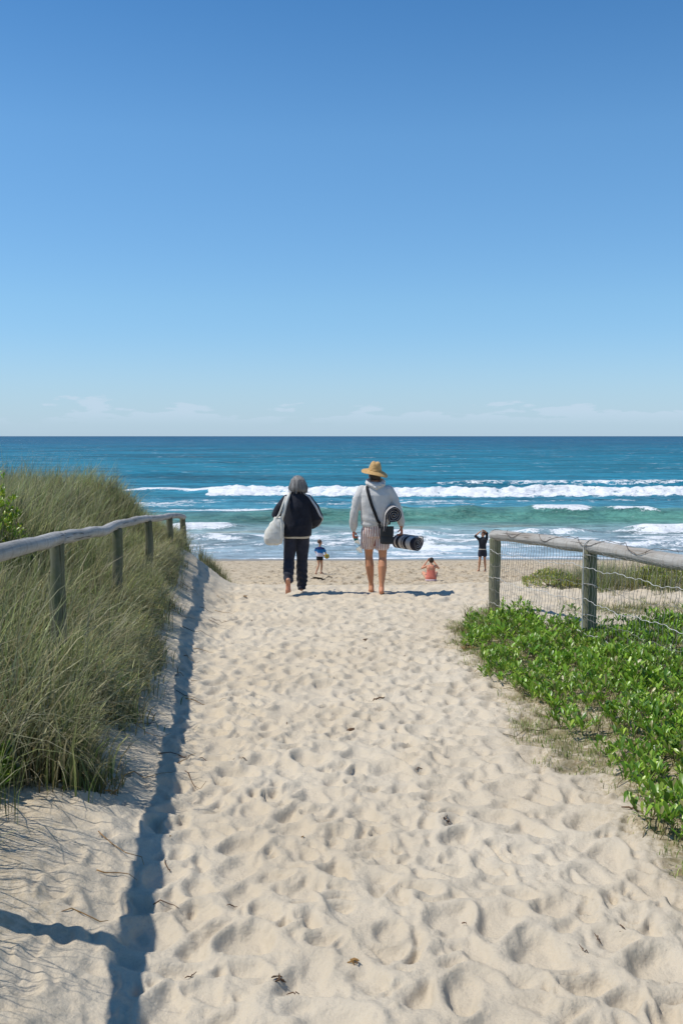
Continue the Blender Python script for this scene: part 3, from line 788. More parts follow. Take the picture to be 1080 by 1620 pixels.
def creeping_shrub():
    root = empty('creeping_shrub', (2.0, 8.0, H(2.0, 8.0)))
    tag(root, 'sprawling bright green shrub with spoon-shaped leaves below the wire fence', 'shrub')
    loc = np.array(root.location)
    n = 24000
    x = rng.uniform(1.1, 5.6, n); y = rng.uniform(2.2, 11.3, n)
    m = veg_mask(x, y)
    gap = perlin(x * 1.6, y * 1.6, 111) + .5 * perlin(x * 4.2, y * 4.2, 112)
    ok = (rng.random(n) < m) & (x < y * .40 + .7) & (gap > -.36)
    ok &= ~((x > 2.45) & (x < 3.2) & (y > 7.8) & (y < 8.8) & (rng.random(n) < .5))
    x, y = x[ok], y[ok]
    keep = rng.random(len(x)) < .80
    x, y = x[keep], y[keep]; n = len(x)
    ed = veg_mask(x - .25, y)
    hump = (.05 + .14 * np.clip(.55 + .8 * perlin(x * 1.5, y * 1.5, 113), 0, 1.2) * (.25 + .75 * ed)) * (1 - .65 * np.exp(-((x - 2.05) / .35) ** 2 - ((y - 8.4) / .7) ** 2))
    g = Hv(x, y); hh = hump * rng.uniform(.30, 1.0, n) + .02
    hh += .10 * (rng.random(n) < .06)
    c = np.stack([x, y, g + hh], 1)
    ax = np.stack([rng.normal(-.25, .6, n), rng.normal(-.1, .6, n), np.ones(n)], 1); ax /= np.linalg.norm(ax, axis=1, keepdims=True)
    pos, d, s, nr, ln = leaf_frames(c, ax, 8, .060)
    ln *= rng.uniform(.75, 1.2, len(ln)) * np.repeat(rng.uniform(.7, 1.2, n), 8)
    col = leaf_colors(len(pos), 0, 1.6) * np.repeat(rng.uniform(.75, 1.4, n), 8)[:, None]
    pos = pos - loc
    # the 300 that show largest
    wp = pos + loc
    vis = (np.abs(wp[:, 0] / wp[:, 1]) < .335) & (wp[:, 1] < 7.2)
    size = ln / wp[:, 1] * np.where(vis, 1, 0) * np.where(np.repeat(hh / hump, 8) > .7, 1, .6)
    idx = np.argsort(-size)[:300]; rest = np.setdiff1d(np.arange(len(pos)), idx)
    shades = []
    for k in range(8):
        cc = leaf_colors(1, var=0) if k < 7 else np.array([[.34, .31, .12]])
        me = np_mesh(LEAF_P * np.array([1, .76, 1]), [LQ, LT], np.repeat(cc, len(LEAF_P), 0)); me.materials.append(M['leaf'])
        me.polygons.foreach_set('use_smooth', np.ones(len(me.polygons), bool)); shades.append(me)
    for i in idx:
        o = bpy.data.objects.new('leaf', shades[random.choice([0, 1, 2, 3, 4, 5, 6, 0, 1, 2, 3, 4, 5, 6, 7])]); COL.objects.link(o); o.parent = root
        Mx = Matrix((tuple(d[i]), tuple(s[i]), tuple(nr[i]))).transposed().to_4x4()
        o.matrix_basis = Matrix.Translation(Vector(pos[i])) @ Mx @ Matrix.Scale(float(ln[i]), 4)
    o = link('foliage', leaves_mesh(pos[rest], d[rest], s[rest], nr[rest], ln[rest], col[rest]), M['leaf'], root); o['kind'] = 'stuff'
    # stems
    sel = rng.random(n) < .55; bx, by = x[sel], y[sel]; m2 = len(bx)
    base = np.stack([bx + rng.normal(0, .04, m2), by + rng.normal(0, .04, m2), Hv(bx, by) - .01], 1) - loc
    tipv = c[sel] - loc
    sv = []; sf = []
    for i in range(m2):
        a, b_ = base[i], tipv[i]; r = .0028; o_ = len(sv)
        for pq, rr in ((a, r), (b_, r * .6)):
            sv += [pq + np.array([rr, 0, 0]), pq + np.array([-rr * .5, rr * .87, 0]), pq + np.array([-rr * .5, -rr * .87, 0])]
        sf += [(o_, o_ + 1, o_ + 4, o_ + 3), (o_ + 1, o_ + 2, o_ + 5, o_ + 4), (o_ + 2, o_, o_ + 3, o_ + 5)]
    o = link('stems', np_mesh(np.array(sv), np.array(sf)), M['stem'], root); o['kind'] = 'stuff'
    # trailing woody runners at the edge of the path
    for (x0, y0, ang, L) in ((1.30, 8.6, 3.5, .5), (1.42, 6.2, 3.3, .55), (1.50, 4.7, 3.9, .5), (1.45, 5.3, 4.2, .4), (1.35, 7.3, 3.0, .4), (1.35, 9.4, 2.9, .45)):
        pts = []; px, py = x0 + .25, y0 + .1
        for k in range(9):
            pts.append(Vector((px, py, H(px, py) + .012 + .012 * math.sin(k * 1.3))) - Vector(loc)); ang += random.uniform(-.3, .3)
            px += math.cos(ang) * L / 6; py += math.sin(ang) * L / 6
        link('runner', tube_mesh(pts, [.005 - .0004 * k for k in range(9)], 5), M['stem'], root)
creeping_shrub()
def bush(label, cx, cy, rx, ry, hgt, n, L=.05, dark=0.0, group=None, name='beach_bush', tint=(1, 1, 1)):
    root = empty(name, (cx, cy, H(cx, cy))); tag(root, label, 'bush', group); loc = np.array(root.location)
    a = rng.uniform(0, 6.28, n); r = np.sqrt(rng.random(n)); x = cx + np.cos(a) * r * rx; y = cy + np.sin(a) * r * ry
    top = hgt * np.sqrt(np.clip(1 - r ** 2, .02, 1)) * (1 + .35 * perlin(x * 3.5, y * 3.5, 121))
    z = Hv(x, y) + top * rng.uniform(.25, 1, n) ** .6
    c = np.stack([x, y, z], 1) - loc
    ax = np.stack([np.cos(a) * r * .6, np.sin(a) * r * .6, np.ones(n)], 1) + rng.normal(0, .25, (n, 3)); ax /= np.linalg.norm(ax, axis=1, keepdims=True)
    pos, d, s, nr, ln = leaf_frames(c, ax, 8, L)
    o = link('foliage', leaves_mesh(pos, d, s, nr, ln, leaf_colors(len(pos), dark) * np.array(tint)), M['leaf'], root)
    for k in range(7):
        i = random.randrange(n); p0 = Vector((random.uniform(-.1, .1) * rx, random.uniform(-.1, .1) * ry, -.02)); p1 = Vector(c[i]) * .95
        link('stem', tube_mesh([p0, p0.lerp(p1, .5) + Vector((0, 0, .03)), p1], [.010, .007, .003], 5), M['stem'], root)
    return root
bush('leafy yellow-green bush in the dune grass at the left edge above the rail', -3.12, 8.7, .42, .45, .74, 420, .05, tint=(1.35, 1.15, .8))
bush('small dark-leaved creeper at the foot of the grass at the lower left', -1.62, 4.35, .16, .22, .20, 45, .07, .25, name='creeper')
bush('low olive bush behind the netting nearest the end post', 3.05, 14.4, .42, .5, .24, 300, .05, 0, tint=(1.7, 1.1, 2.4))
bush('wide olive bush behind the netting at the right edge', 4.75, 13.9, .75, .6, .30, 620, .05, 0, tint=(1.5, 1.0, 2.0))
tuft_thing('sea_grass_clump', 'grey-green grass mixed round the foot of the bush at the right edge', 5.0, 13.2, 60, .4, (.2, .36), .3, (.4, 1.7), per=18, sy=.3)

# ------------------------------------------------------------------ litter on the sand
def path_pt(px, py):
    """where the photo's pixel meets the ground (used once per item to get its fixed place)"""
    v = Vector(((px - 540) / 1575, 1, -(py - 810) / 1575)); v.normalize()
    a = R(-4.36); d = Vector((v.x, v.y * math.cos(a) - v.z * math.sin(a), v.y * math.sin(a) + v.z * math.cos(a)))
    t = 1.0
    while t < 70:
        p = Vector((0, 0, 1.6)) + d * t
        if p.z < H(p.x, p.y): return p.x, p.y
        t += .02
    return p.x, p.y
def twig(px, py, L, ang, r=.004, label=None, mat='twig', name='twig', group='small brown twigs and flakes scattered over the sand path'):
    x, y = path_pt(px, py)
    pts = []
    n = 6
    for k in range(n):
        s = (k / (n - 1) - .5) * L; a = ang + .5 * math.sin(k * 1.1 + px)
        qx = x + math.cos(ang) * s + .1 * L * math.sin(k * 1.7 + py); qy = y + math.sin(ang) * s + .1 * L * math.cos(k * 1.3 + px)
        pts.append(Vector((qx - x, qy - y, H(qx, qy) - H(x, y) + r * 1.0 + .006 * (k % 2))))
    o = link(name, tube_mesh(pts, [r * .6, r, r * 1.1, r, r * .9, r * .4], 5), M[mat]); o.location = (x, y, H(x, y))
    tag(o, label or 'small brown twig lying on the trodden sand path', 'twig', None if label else group); return o
twig(598, 1107, .10, .15, .006, 'forked reddish twig lying near the middle of the sand path')
twig(1000, 1281, .09, -.3, .005, 'reddish brown twig on the sand beside the lower end of the creeping shrub')
twig(130, 1452, .17, .1, .0022, 'long thin straw-coloured stalk on the sand left of the rail shadow', 'dryleaf')
def flake(px, py, s, label, mat='dryleaf', n=5, name='dry_leaf', cat='leaf', group=None):
    x, y = path_pt(px, py); root = None
    bm = bmesh.new()
    r3 = random.Random(px * 7 + py)
    for k in range(n):
        a = r3.uniform(0, 6.28); c = Vector((r3.gauss(0, s * .5), r3.gauss(0, s * .5), 0)); c.z = H(x + c.x, y + c.y) - H(x, y) + .004
        L = s * r3.uniform(.5, 1.0); w = L * .22; d = Vector((math.cos(a), math.sin(a), r3.uniform(0, .5))); q = Vector((-math.sin(a), math.cos(a), r3.uniform(-.5, .5)))
        v = [bm.verts.new(c - d * L), bm.verts.new(c + q * w + Vector((0, 0, L * .2))), bm.verts.new(c + d * L), bm.verts.new(c - q * w)]
        v2 = [bm.verts.new(p.co + Vector((0, 0, .004))) for p in v]
        bm.faces.new(v[::-1]); bm.faces.new(v2)
        for i in range(4): bm.faces.new((v[i], v[(i + 1) % 4], v2[(i + 1) % 4], v2[i]))
    me = bpy.data.meshes.new('m'); bm.to_mesh(me); bm.free()
    o = link(name, me, M[mat], smooth=False); o.location = (x, y, H(x, y)); tag(o, label, cat, group); return o
flake(388, 948, .055, 'curled yellow-brown dead leaf on the sand right of the dune nose', n=3)
flake(705, 1300, .020, 'dark clump of leaf litter in a hollow right of the middle of the path', 'twig', 6, 'leaf_litter', 'litter')
flake(445, 1558, .017, 'dark leaf litter in a hollow at the bottom of the path', 'twig', 6, 'leaf_litter', 'litter')
flake(560, 1528, .015, 'brown leaf fragments on the sand at the bottom centre of the path', 'dryleaf', 6, 'leaf_litter', 'litter')
flake(555, 1157, .03, 'small brown litter in a hollow in the middle of the path', 'twig', 6, 'leaf_litter', 'litter')
flake(578, 1015, .035, 'speck of dark litter on the upper part of the path', 'twig', 5, 'leaf_litter', 'litter')
flake(740, 1025, .05, 'matted straw at the left edge of the dry grass by the end post', 'dryleaf', 9, 'leaf_litter', 'litter')
flake(175, 1258, .035, 'orange dead leaf at the edge of the left grass', 'dryleaf', 3)
rt = random.Random(4)
for k in range(30):
    px = rt.uniform(230, 1040); py = 960 + 640 * rt.random() ** 1.2
    if px > 700 + (py - 960) * .8: continue
    s = .014 * (1 + .5 * rt.random())
    if k % 2: twig(px, py, rt.uniform(.025, .06), rt.uniform(0, 3), .0022)
    else: flake(px, py, s * .6, 'tiny brown leaf fragment on the trodden sand path', 'dryleaf' if k % 4 else 'twig', 2, 'leaf_fragment', 'litter', 'small brown leaf fragments on the path')
# dark wrack near the boy, on the beach
for (px, py, s, lb) in ((497, 915, .19, 'dark flat clump of seaweed on the sand in front of the boy, left one'), (508, 916, .12, 'dark seaweed clump on the sand just right of the feet of the boy'), (521, 914, .10, 'smaller dark seaweed clump on the sand furthest right of the boy')):
    flake(px, py, s, lb, 'weed', 7, 'seaweed_clump', 'seaweed')
# roots and dead stalks on the left bank
rb = random.Random(9)
for k in range(26):
    y = rb.uniform(3.2, 13); x = float(XF(y)) + .85 - rb.uniform(.05, .55)
    pts = []; a = rb.uniform(-.9, .9); L = rb.uniform(.12, .35)
    for i in range(6):
        qx = x + math.cos(a) * L * i / 5; qy = y + math.sin(a) * L * i / 5; a += rb.uniform(-.3, .3)
        pts.append(Vector((qx - x, qy - y, H(qx, qy) - H(x, y) + .006 + .02 * (i / 5) ** 2 * rb.random())))
    o = link('dead_stalk', tube_mesh(pts, [.003, .003, .0025, .002, .0016, .001], 4), M['twig' if k % 2 else 'dryleaf']); o.location = (x, y, H(x, y))
    tag(o, 'thin dead grass stalk lying on the sandy left bank', 'stalk', 'dead stalks on the sandy bank')


# ------------------------------------------------------------------ people
def prim_limb(pts, rad, sides=14):
    return ('limb', [Vector(p) for p in pts], rad, sides)
def add_limb(bm, pts, rad, sides=14, flat=None):
    """closed tapered tube with round ends; flat = (axis vector, factor) squashes along the axis"""
    pts = [Vector(p) for p in pts]; n = len(pts)
    P = [pts[0]]; Rr = [rad[0]]
    # round the ends
    t0 = (pts[0] - pts[1]).normalized(); t1 = (pts[-1] - pts[-2]).normalized()
    path = [pts[0] + t0 * rad[0] * .96, pts[0] + t0 * rad[0] * .7, pts[0] + t0 * rad[0] * .35] + pts + [pts[-1] + t1 * rad[-1] * .35, pts[-1] + t1 * rad[-1] * .7, pts[-1] + t1 * rad[-1] * .96]
    rr = [rad[0] * .28, rad[0] * .71, rad[0] * .94] + list(rad) + [rad[-1] * .94, rad[-1] * .71, rad[-1] * .28]
    rings = []; up = None
    for i, p in enumerate(path):
        t = (path[min(i + 1, len(path) - 1)] - path[max(i - 1, 0)]).normalized()
        if up is None: up = Vector((0, 1, 0)) if abs(t.y) < .8 else Vector((1, 0, 0))
        a = t.cross(up).normalized(); b = a.cross(t).normalized(); up = b
        ring = []
        for k in range(sides):
            th = 2 * math.pi * k / sides; v = a * math.cos(th) * rr[i] + b * math.sin(th) * rr[i]
            if flat: ax, f = flat; v -= ax * v.dot(ax) * (1 - f)
            ring.append(bm.verts.new(p + v))
        rings.append(ring)
    for i in range(len(rings) - 1):
        for k in range(sides): bm.faces.new((rings[i][k], rings[i][(k + 1) % sides], rings[i + 1][(k + 1) % sides], rings[i + 1][k]))
    bm.faces.new(rings[0][::-1]); bm.faces.new(rings[-1])
def add_rings(bm, rings, sides=28, p=2.3):
    """stack of horizontal super-ellipse rings (cx, cy, z, rx, ry)"""
    R_ = []
    for cx, cy, z, rx, ry in rings:
        r = []
        for k in range(sides):
            th = 2 * math.pi * k / sides; c, s_ = math.cos(th), math.sin(th)
            r.append(bm.verts.new((cx + rx * math.copysign(abs(c) ** (2 / p), c), cy + ry * math.copysign(abs(s_) ** (2 / p), s_), z)))
        R_.append(r)
    for i in range(len(R_) - 1):
        for k in range(sides): bm.faces.new((R_[i][k], R_[i][(k + 1) % sides], R_[i + 1][(k + 1) % sides], R_[i + 1][k]))
    bm.faces.new(R_[0][::-1]); bm.faces.new(R_[-1])
def add_ball(bm, c, rx, ry, rz, rot=None):
    m = Matrix.Translation(Vector(c)) @ (rot.to_matrix().to_4x4() if rot else Matrix.Identity(4)) @ Matrix.Diagonal((rx, ry, rz, 1))
    bmesh.ops.create_uvsphere(bm, u_segments=20, v_segments=14, radius=1, matrix=m)
def fuse(name, bm, voxel, smooth, mat, parent, colfn=None, wrinkle=None):
    """overlapping closed shapes -> one continuous smooth surface"""
    bmesh.ops.recalc_face_normals(bm, faces=bm.faces)
    me = bpy.data.meshes.new('tmp'); bm.to_mesh(me); bm.free()
    o = bpy.data.objects.new('tmp', me); COL.objects.link(o)
    md = o.modifiers.new('r', 'REMESH'); md.mode = 'VOXEL'; md.voxel_size = voxel; md.use_smooth_shade = True
    if smooth:
        ms = o.modifiers.new('s', 'SMOOTH'); ms.iterations = smooth; ms.factor = .5
    dg = bpy.context.evaluated_depsgraph_get(); dg.update()
    m2 = bpy.data.meshes.new_from_object(o.evaluated_get(dg)); bpy.data.objects.remove(o); bpy.data.meshes.remove(me)
    n = len(m2.vertices); co = np.empty(n * 3, np.float32); m2.vertices.foreach_get('co', co); co = co.reshape(-1, 3)
    if wrinkle:
        nr = np.empty(n * 3, np.float32); m2.vertices.foreach_get('normal', nr); nr = nr.reshape(-1, 3)
        co2 = co + nr * wrinkle(co)[:, None]; m2.vertices.foreach_set('co', co2.ravel().astype(np.float32)); m2.update()
    if colfn is not None:
        c = np.ones((n, 4), np.float32); c[:, :3] = colfn(co)
        for a in list(m2.attributes):
            if a.name == 'Col': m2.attributes.remove(a)
        a = m2.attributes.new('Col', 'FLOAT_COLOR', 'POINT'); a.data.foreach_set('color', c.ravel())
    m2.materials.clear()
    return link(name, m2, mat, parent)
def add_hand(bm, w, d, palm_n, side, curl=.5, spread=.12, scale=1.0, thumb_curl=.5):
    """w wrist, d direction of the fingers, palm_n palm normal, side=+1 thumb along d x n"""
    d = Vector(d).normalized(); n = Vector(palm_n); n = (n - d * n.dot(d)).normalized(); b = d.cross(n) * side; s = scale
    add_limb(bm, [w, w + d * .045 * s, w + d * .085 * s], [.026 * s, .040 * s, .040 * s], 12, (n, .42))
    for k, (off, L) in enumerate(((.031, .070), (.010, .080), (-.011, .074), (-.031, .058))):
        p = w + d * .088 * s + b * off * s; dd = (d + b * off * spread * 12).normalized(); pts = [p - d * .02 * s, p]
        a = 0
        for seg, f in enumerate((.45, .32, .23)):
            a += curl * (1.0 if seg < 2 else .7)
            dr = dd * math.cos(a) + n * math.sin(a); pts.append(pts[-1] + dr * L * f * s)
        add_limb(bm, pts, [.0095 * s, .0095 * s, .0088 * s, .0080 * s, .0070 * s], 8)
    p = w + d * .025 * s + b * .026 * s; pts = [p]; a = 0
    for seg, f in enumerate((.036, .030, .024)):
        dr = (d * .72 + b * (.75 - .35 * seg * thumb_curl * 2) + n * (.25 + .5 * seg * thumb_curl)).normalized(); pts.append(pts[-1] + dr * f * s)
    add_limb(bm, pts, [.014 * s, .0125 * s, .0105 * s, .0085 * s], 8)
def add_foot(bm, ankle, toe_dir, down, s=1.0):
    """ankle joint, direction heel->toe, direction to the sole"""
    t = Vector(toe_dir).normalized(); dn = Vector(down); dn = (dn - t * dn.dot(t)).normalized(); b = t.cross(dn)
    heel = ankle + dn * .050 * s - t * .035 * s
    ball = ankle + dn * .064 * s + t * .125 * s
    add_limb(bm, [ankle, heel], [.038 * s, .033 * s], 12)
    add_limb(bm, [heel, ankle + dn * .040 * s + t * .05 * s, ball], [.032 * s, .036 * s, .036 * s], 14, (dn, .72))
    add_limb(bm, [ankle, ankle + dn * .025 * s + t * .06 * s, ball], [.036 * s, .033 * s, .026 * s], 12)
    for k in range(5):
        off = (.030 - .0155 * k) * s; L = (.048 - .006 * k) * s; p = ball + b * off + dn * .006 * s
        add_limb(bm, [p - t * .01 * s, p + t * L * (.75 if k else .85)], [.012 * s, (.0125 if k == 0 else .0088) * s], 8)
def add_head(bm, c, face, s=1.0, up=(0, 0, 1)):
    """c centre of the skull; face = direction of the nose"""
    f = Vector(face).normalized(); up = Vector(up); up = (up - f * up.dot(f)).normalized(); r = f.cross(up)
    q = Matrix((tuple(r), tuple(f), tuple(up))).transposed().to_quaternion()
    add_ball(bm, c + up * .025 * s - f * .012 * s, .074 * s, .094 * s, .088 * s, q)
    add_ball(bm, c - up * .035 * s + f * .022 * s, .056 * s, .066 * s, .076 * s, q)
    add_ball(bm, c - up * .088 * s + f * .050 * s, .026 * s, .026 * s, .022 * s, q)
    add_limb(bm, [c + f * .084 * s + up * .012 * s, c + f * .106 * s - up * .022 * s], [.009 * s, .014 * s], 8)      # nose
    add_limb(bm, [c + f * .078 * s - up * .052 * s - r * .018 * s, c + f * .087 * s - up * .052 * s, c + f * .078 * s - up * .052 * s + r * .018 * s], [.006 * s, .008 * s, .006 * s], 8)
    for sg in (-1, 1):
        add_ball(bm, c + r * sg * .077 * s - up * .008 * s - f * .005 * s, .010 * s, .020 * s, .031 * s, q)
        add_limb(bm, [c + r * sg * .014 * s + f * .083 * s + up * .020 * s, c + r * sg * .048 * s + f * .070 * s + up * .020 * s], [.010 * s, .010 * s], 8)
def eyes(parent, c, face, s=1.0):
    f = Vector(face).normalized(); up = Vector((0, 0, 1)); up = (up - f * up.dot(f)).normalized(); r = f.cross(up)
    for sg in (-1, 1):
        bm = bmesh.new(); add_ball(bm, c + r * sg * .031 * s + f * .075 * s, .012 * s, .012 * s, .011 * s)
        me = bpy.data.meshes.new('m'); bm.to_mesh(me); bm.free(); link('eye', me, M['eye'], parent)
M['eye'] = m_plain('eye', (.05, .03, .02), .2)
def ribbon(pts, width, thick, nrm, ):
    """flat strap through pts; nrm list/one vector facing away from the body"""
    bm = bmesh.new(); rings = []
    pts = [Vector(p) for p in pts]; n = len(pts)
    if not isinstance(width, (list, tuple)): width = [width] * n
    for i, p in enumerate(pts):
        t = (pts[min(i + 1, n - 1)] - pts[max(i - 1, 0)]).normalized(); nn = Vector(nrm[i] if isinstance(nrm, list) else nrm)
        nn = (nn - t * nn.dot(t)).normalized(); b = t.cross(nn) * width[i] * .5; h = nn * thick * .5
        rings.append([bm.verts.new(p + b + h), bm.verts.new(p - b + h), bm.verts.new(p - b - h), bm.verts.new(p + b - h)])
    for i in range(n - 1):
        for k in range(4): bm.faces.new((rings[i][k], rings[i][(k + 1) % 4], rings[i + 1][(k + 1) % 4], rings[i + 1][k]))
    bm.faces.new(rings[0][::-1]); bm.faces.new(rings[-1]); bmesh.ops.recalc_face_normals(bm, faces=bm.faces)
    me = bpy.data.meshes.new('m'); bm.to_mesh(me); bm.free(); return me
def spline(pts, k=6):
    """Catmull-Rom through pts"""
    P = [Vector(p) for p in pts]; P = [P[0] * 2 - P[1]] + P + [P[-1] * 2 - P[-2]]; out = []
    for i in range(1, len(P) - 2):
        for j in range(k):
            t = j / k; a, b, c, d = P[i - 1:i + 3]
            out.append(.5 * ((2 * b) + (c - a) * t + (2 * a - 5 * b + 4 * c - d) * t * t + (3 * b - a - 3 * c + d) * t ** 3))
    out.append(P[-2]); return out
def n3(co, sx, sy, sz, seed=0):
    out = np.empty(len(co))
    for i, (x, y, z) in enumerate(co): out[i] = mnoise.noise((x * sx + seed, y * sy, z * sz))
    return out
SKIN = np.array([.54, .25, .13]); SKIN_L = np.array([.56, .31, .20])
def skin_col(base, ruddy=()):
    def f(co):
        c = np.repeat(base[None], len(co), 0) * (1 + .10 * n3(co, 9, 9, 9))[:, None]
        for p, r, k in ruddy:
            w = np.exp(-((np.linalg.norm(co - np.array(p), axis=1) / r) ** 2))[:, None] * k
            c = c * (1 - w) + c * np.array([1.12, .62, .60]) * w
        return c
    return f
# materials for clothes
M['jacket'] = m_cloth('black_jacket', (.010, .011, .018), (.016, .018, .028), .75)
M['trousers'] = m_cloth('navy_trousers', (.019, .021, .034), (.028, .031, .048), .75)
M['stripe'] = m_cloth('stripe_tape', (.55, .54, .53))
M['cream'] = m_cloth('cream_shirt', (.62, .55, .44))
M['canvas'] = m_cloth('canvas_tote', (.74, .71, .64), (.66, .63, .55), weave=700)
M['sweat'] = m_cloth('grey_sweatshirt', (.62, .60, .57), (.55, .53, .50), weave=500)
M['bag'] = m_plain('black_nylon', (.012, .014, .016), .6, (60, .004), var=(9, (.022, .026, .028)))
M['strap'] = m_plain('black_webbing', (.010, .010, .012), .8, (500, .001))
M['white_cloth'] = m_cloth('towel_white', (.62, .59, .56), weave=350)
M['black_cloth'] = m_cloth('towel_black', (.012, .012, .020), (.018, .016, .026), weave=350)
def m_straw():
    b = NB('straw'); a = b.noise(30, 4, .6)
    w = b.n('ShaderNodeTexWave'); w.wave_type = 'RINGS'; w.rings_direction = 'Z'; w.inputs['Scale'].default_value = 45; w.inputs['Distortion'].default_value = 1.2; b.l(b.coord(), w.inputs['Vector'])
    w2 = b.n('ShaderNodeTexWave'); w2.bands_direction = 'Z'; w2.inputs['Scale'].default_value = 60; w2.inputs['Distortion'].default_value = .8; b.l(b.coord(), w2.inputs['Vector'])
    c = b.mix(b.rng(a, .3, .7), (.52, .30, .10), (.64, .40, .16)); c = b.mix(b.math('MULTIPLY', w.outputs[1], .25), c, (.40, .23, .08))
    b.base(c); b.set(Roughness=.7); b.normal(b.bump(w.outputs[1], .004, .5, b.bump(w2.outputs[1], .003, .4))); return b.m
M['straw'] = m_straw()
def m_hair(name, c0, c1, c2, sc=90, ver=True):
    b = NB(name); st = (sc, sc, sc * .07) if ver else (sc, sc, sc)
    n = b.noise(1.0, 4, .6, stretch=st)
    c = b.mix(b.rng(n, .3, .55), c0, c1); c = b.mix(b.rng(n, .55, .75), c, c2); b.base(c); b.set(Roughness=.5, Specular_IOR_Level=.4)
    b.normal(b.bump(n, .008, .9)); return b.m
M['hair_grey'] = m_hair('grey_hair', (.10, .085, .075), (.24, .22, .20), (.50, .48, .45), 42)
M['hair_strand'] = m_hair('loose_grey_hair', (.09, .075, .065), (.28, .26, .24), (.66, .64, .61), 60)
M['hair_dark'] = m_hair('dark_hair', (.02, .014, .010), (.045, .03, .02), (.09, .06, .04))
M['hair_brown'] = m_hair('brown_hair', (.05, .025, .014), (.10, .05, .028), (.17, .09, .05))

def V3(*a): return Vector(a)
def place(root, x, y, rz=0, dz=0.0):
    root.location = (x, y, H(x, y) + dz); root.rotation_euler = (0, 0, rz)

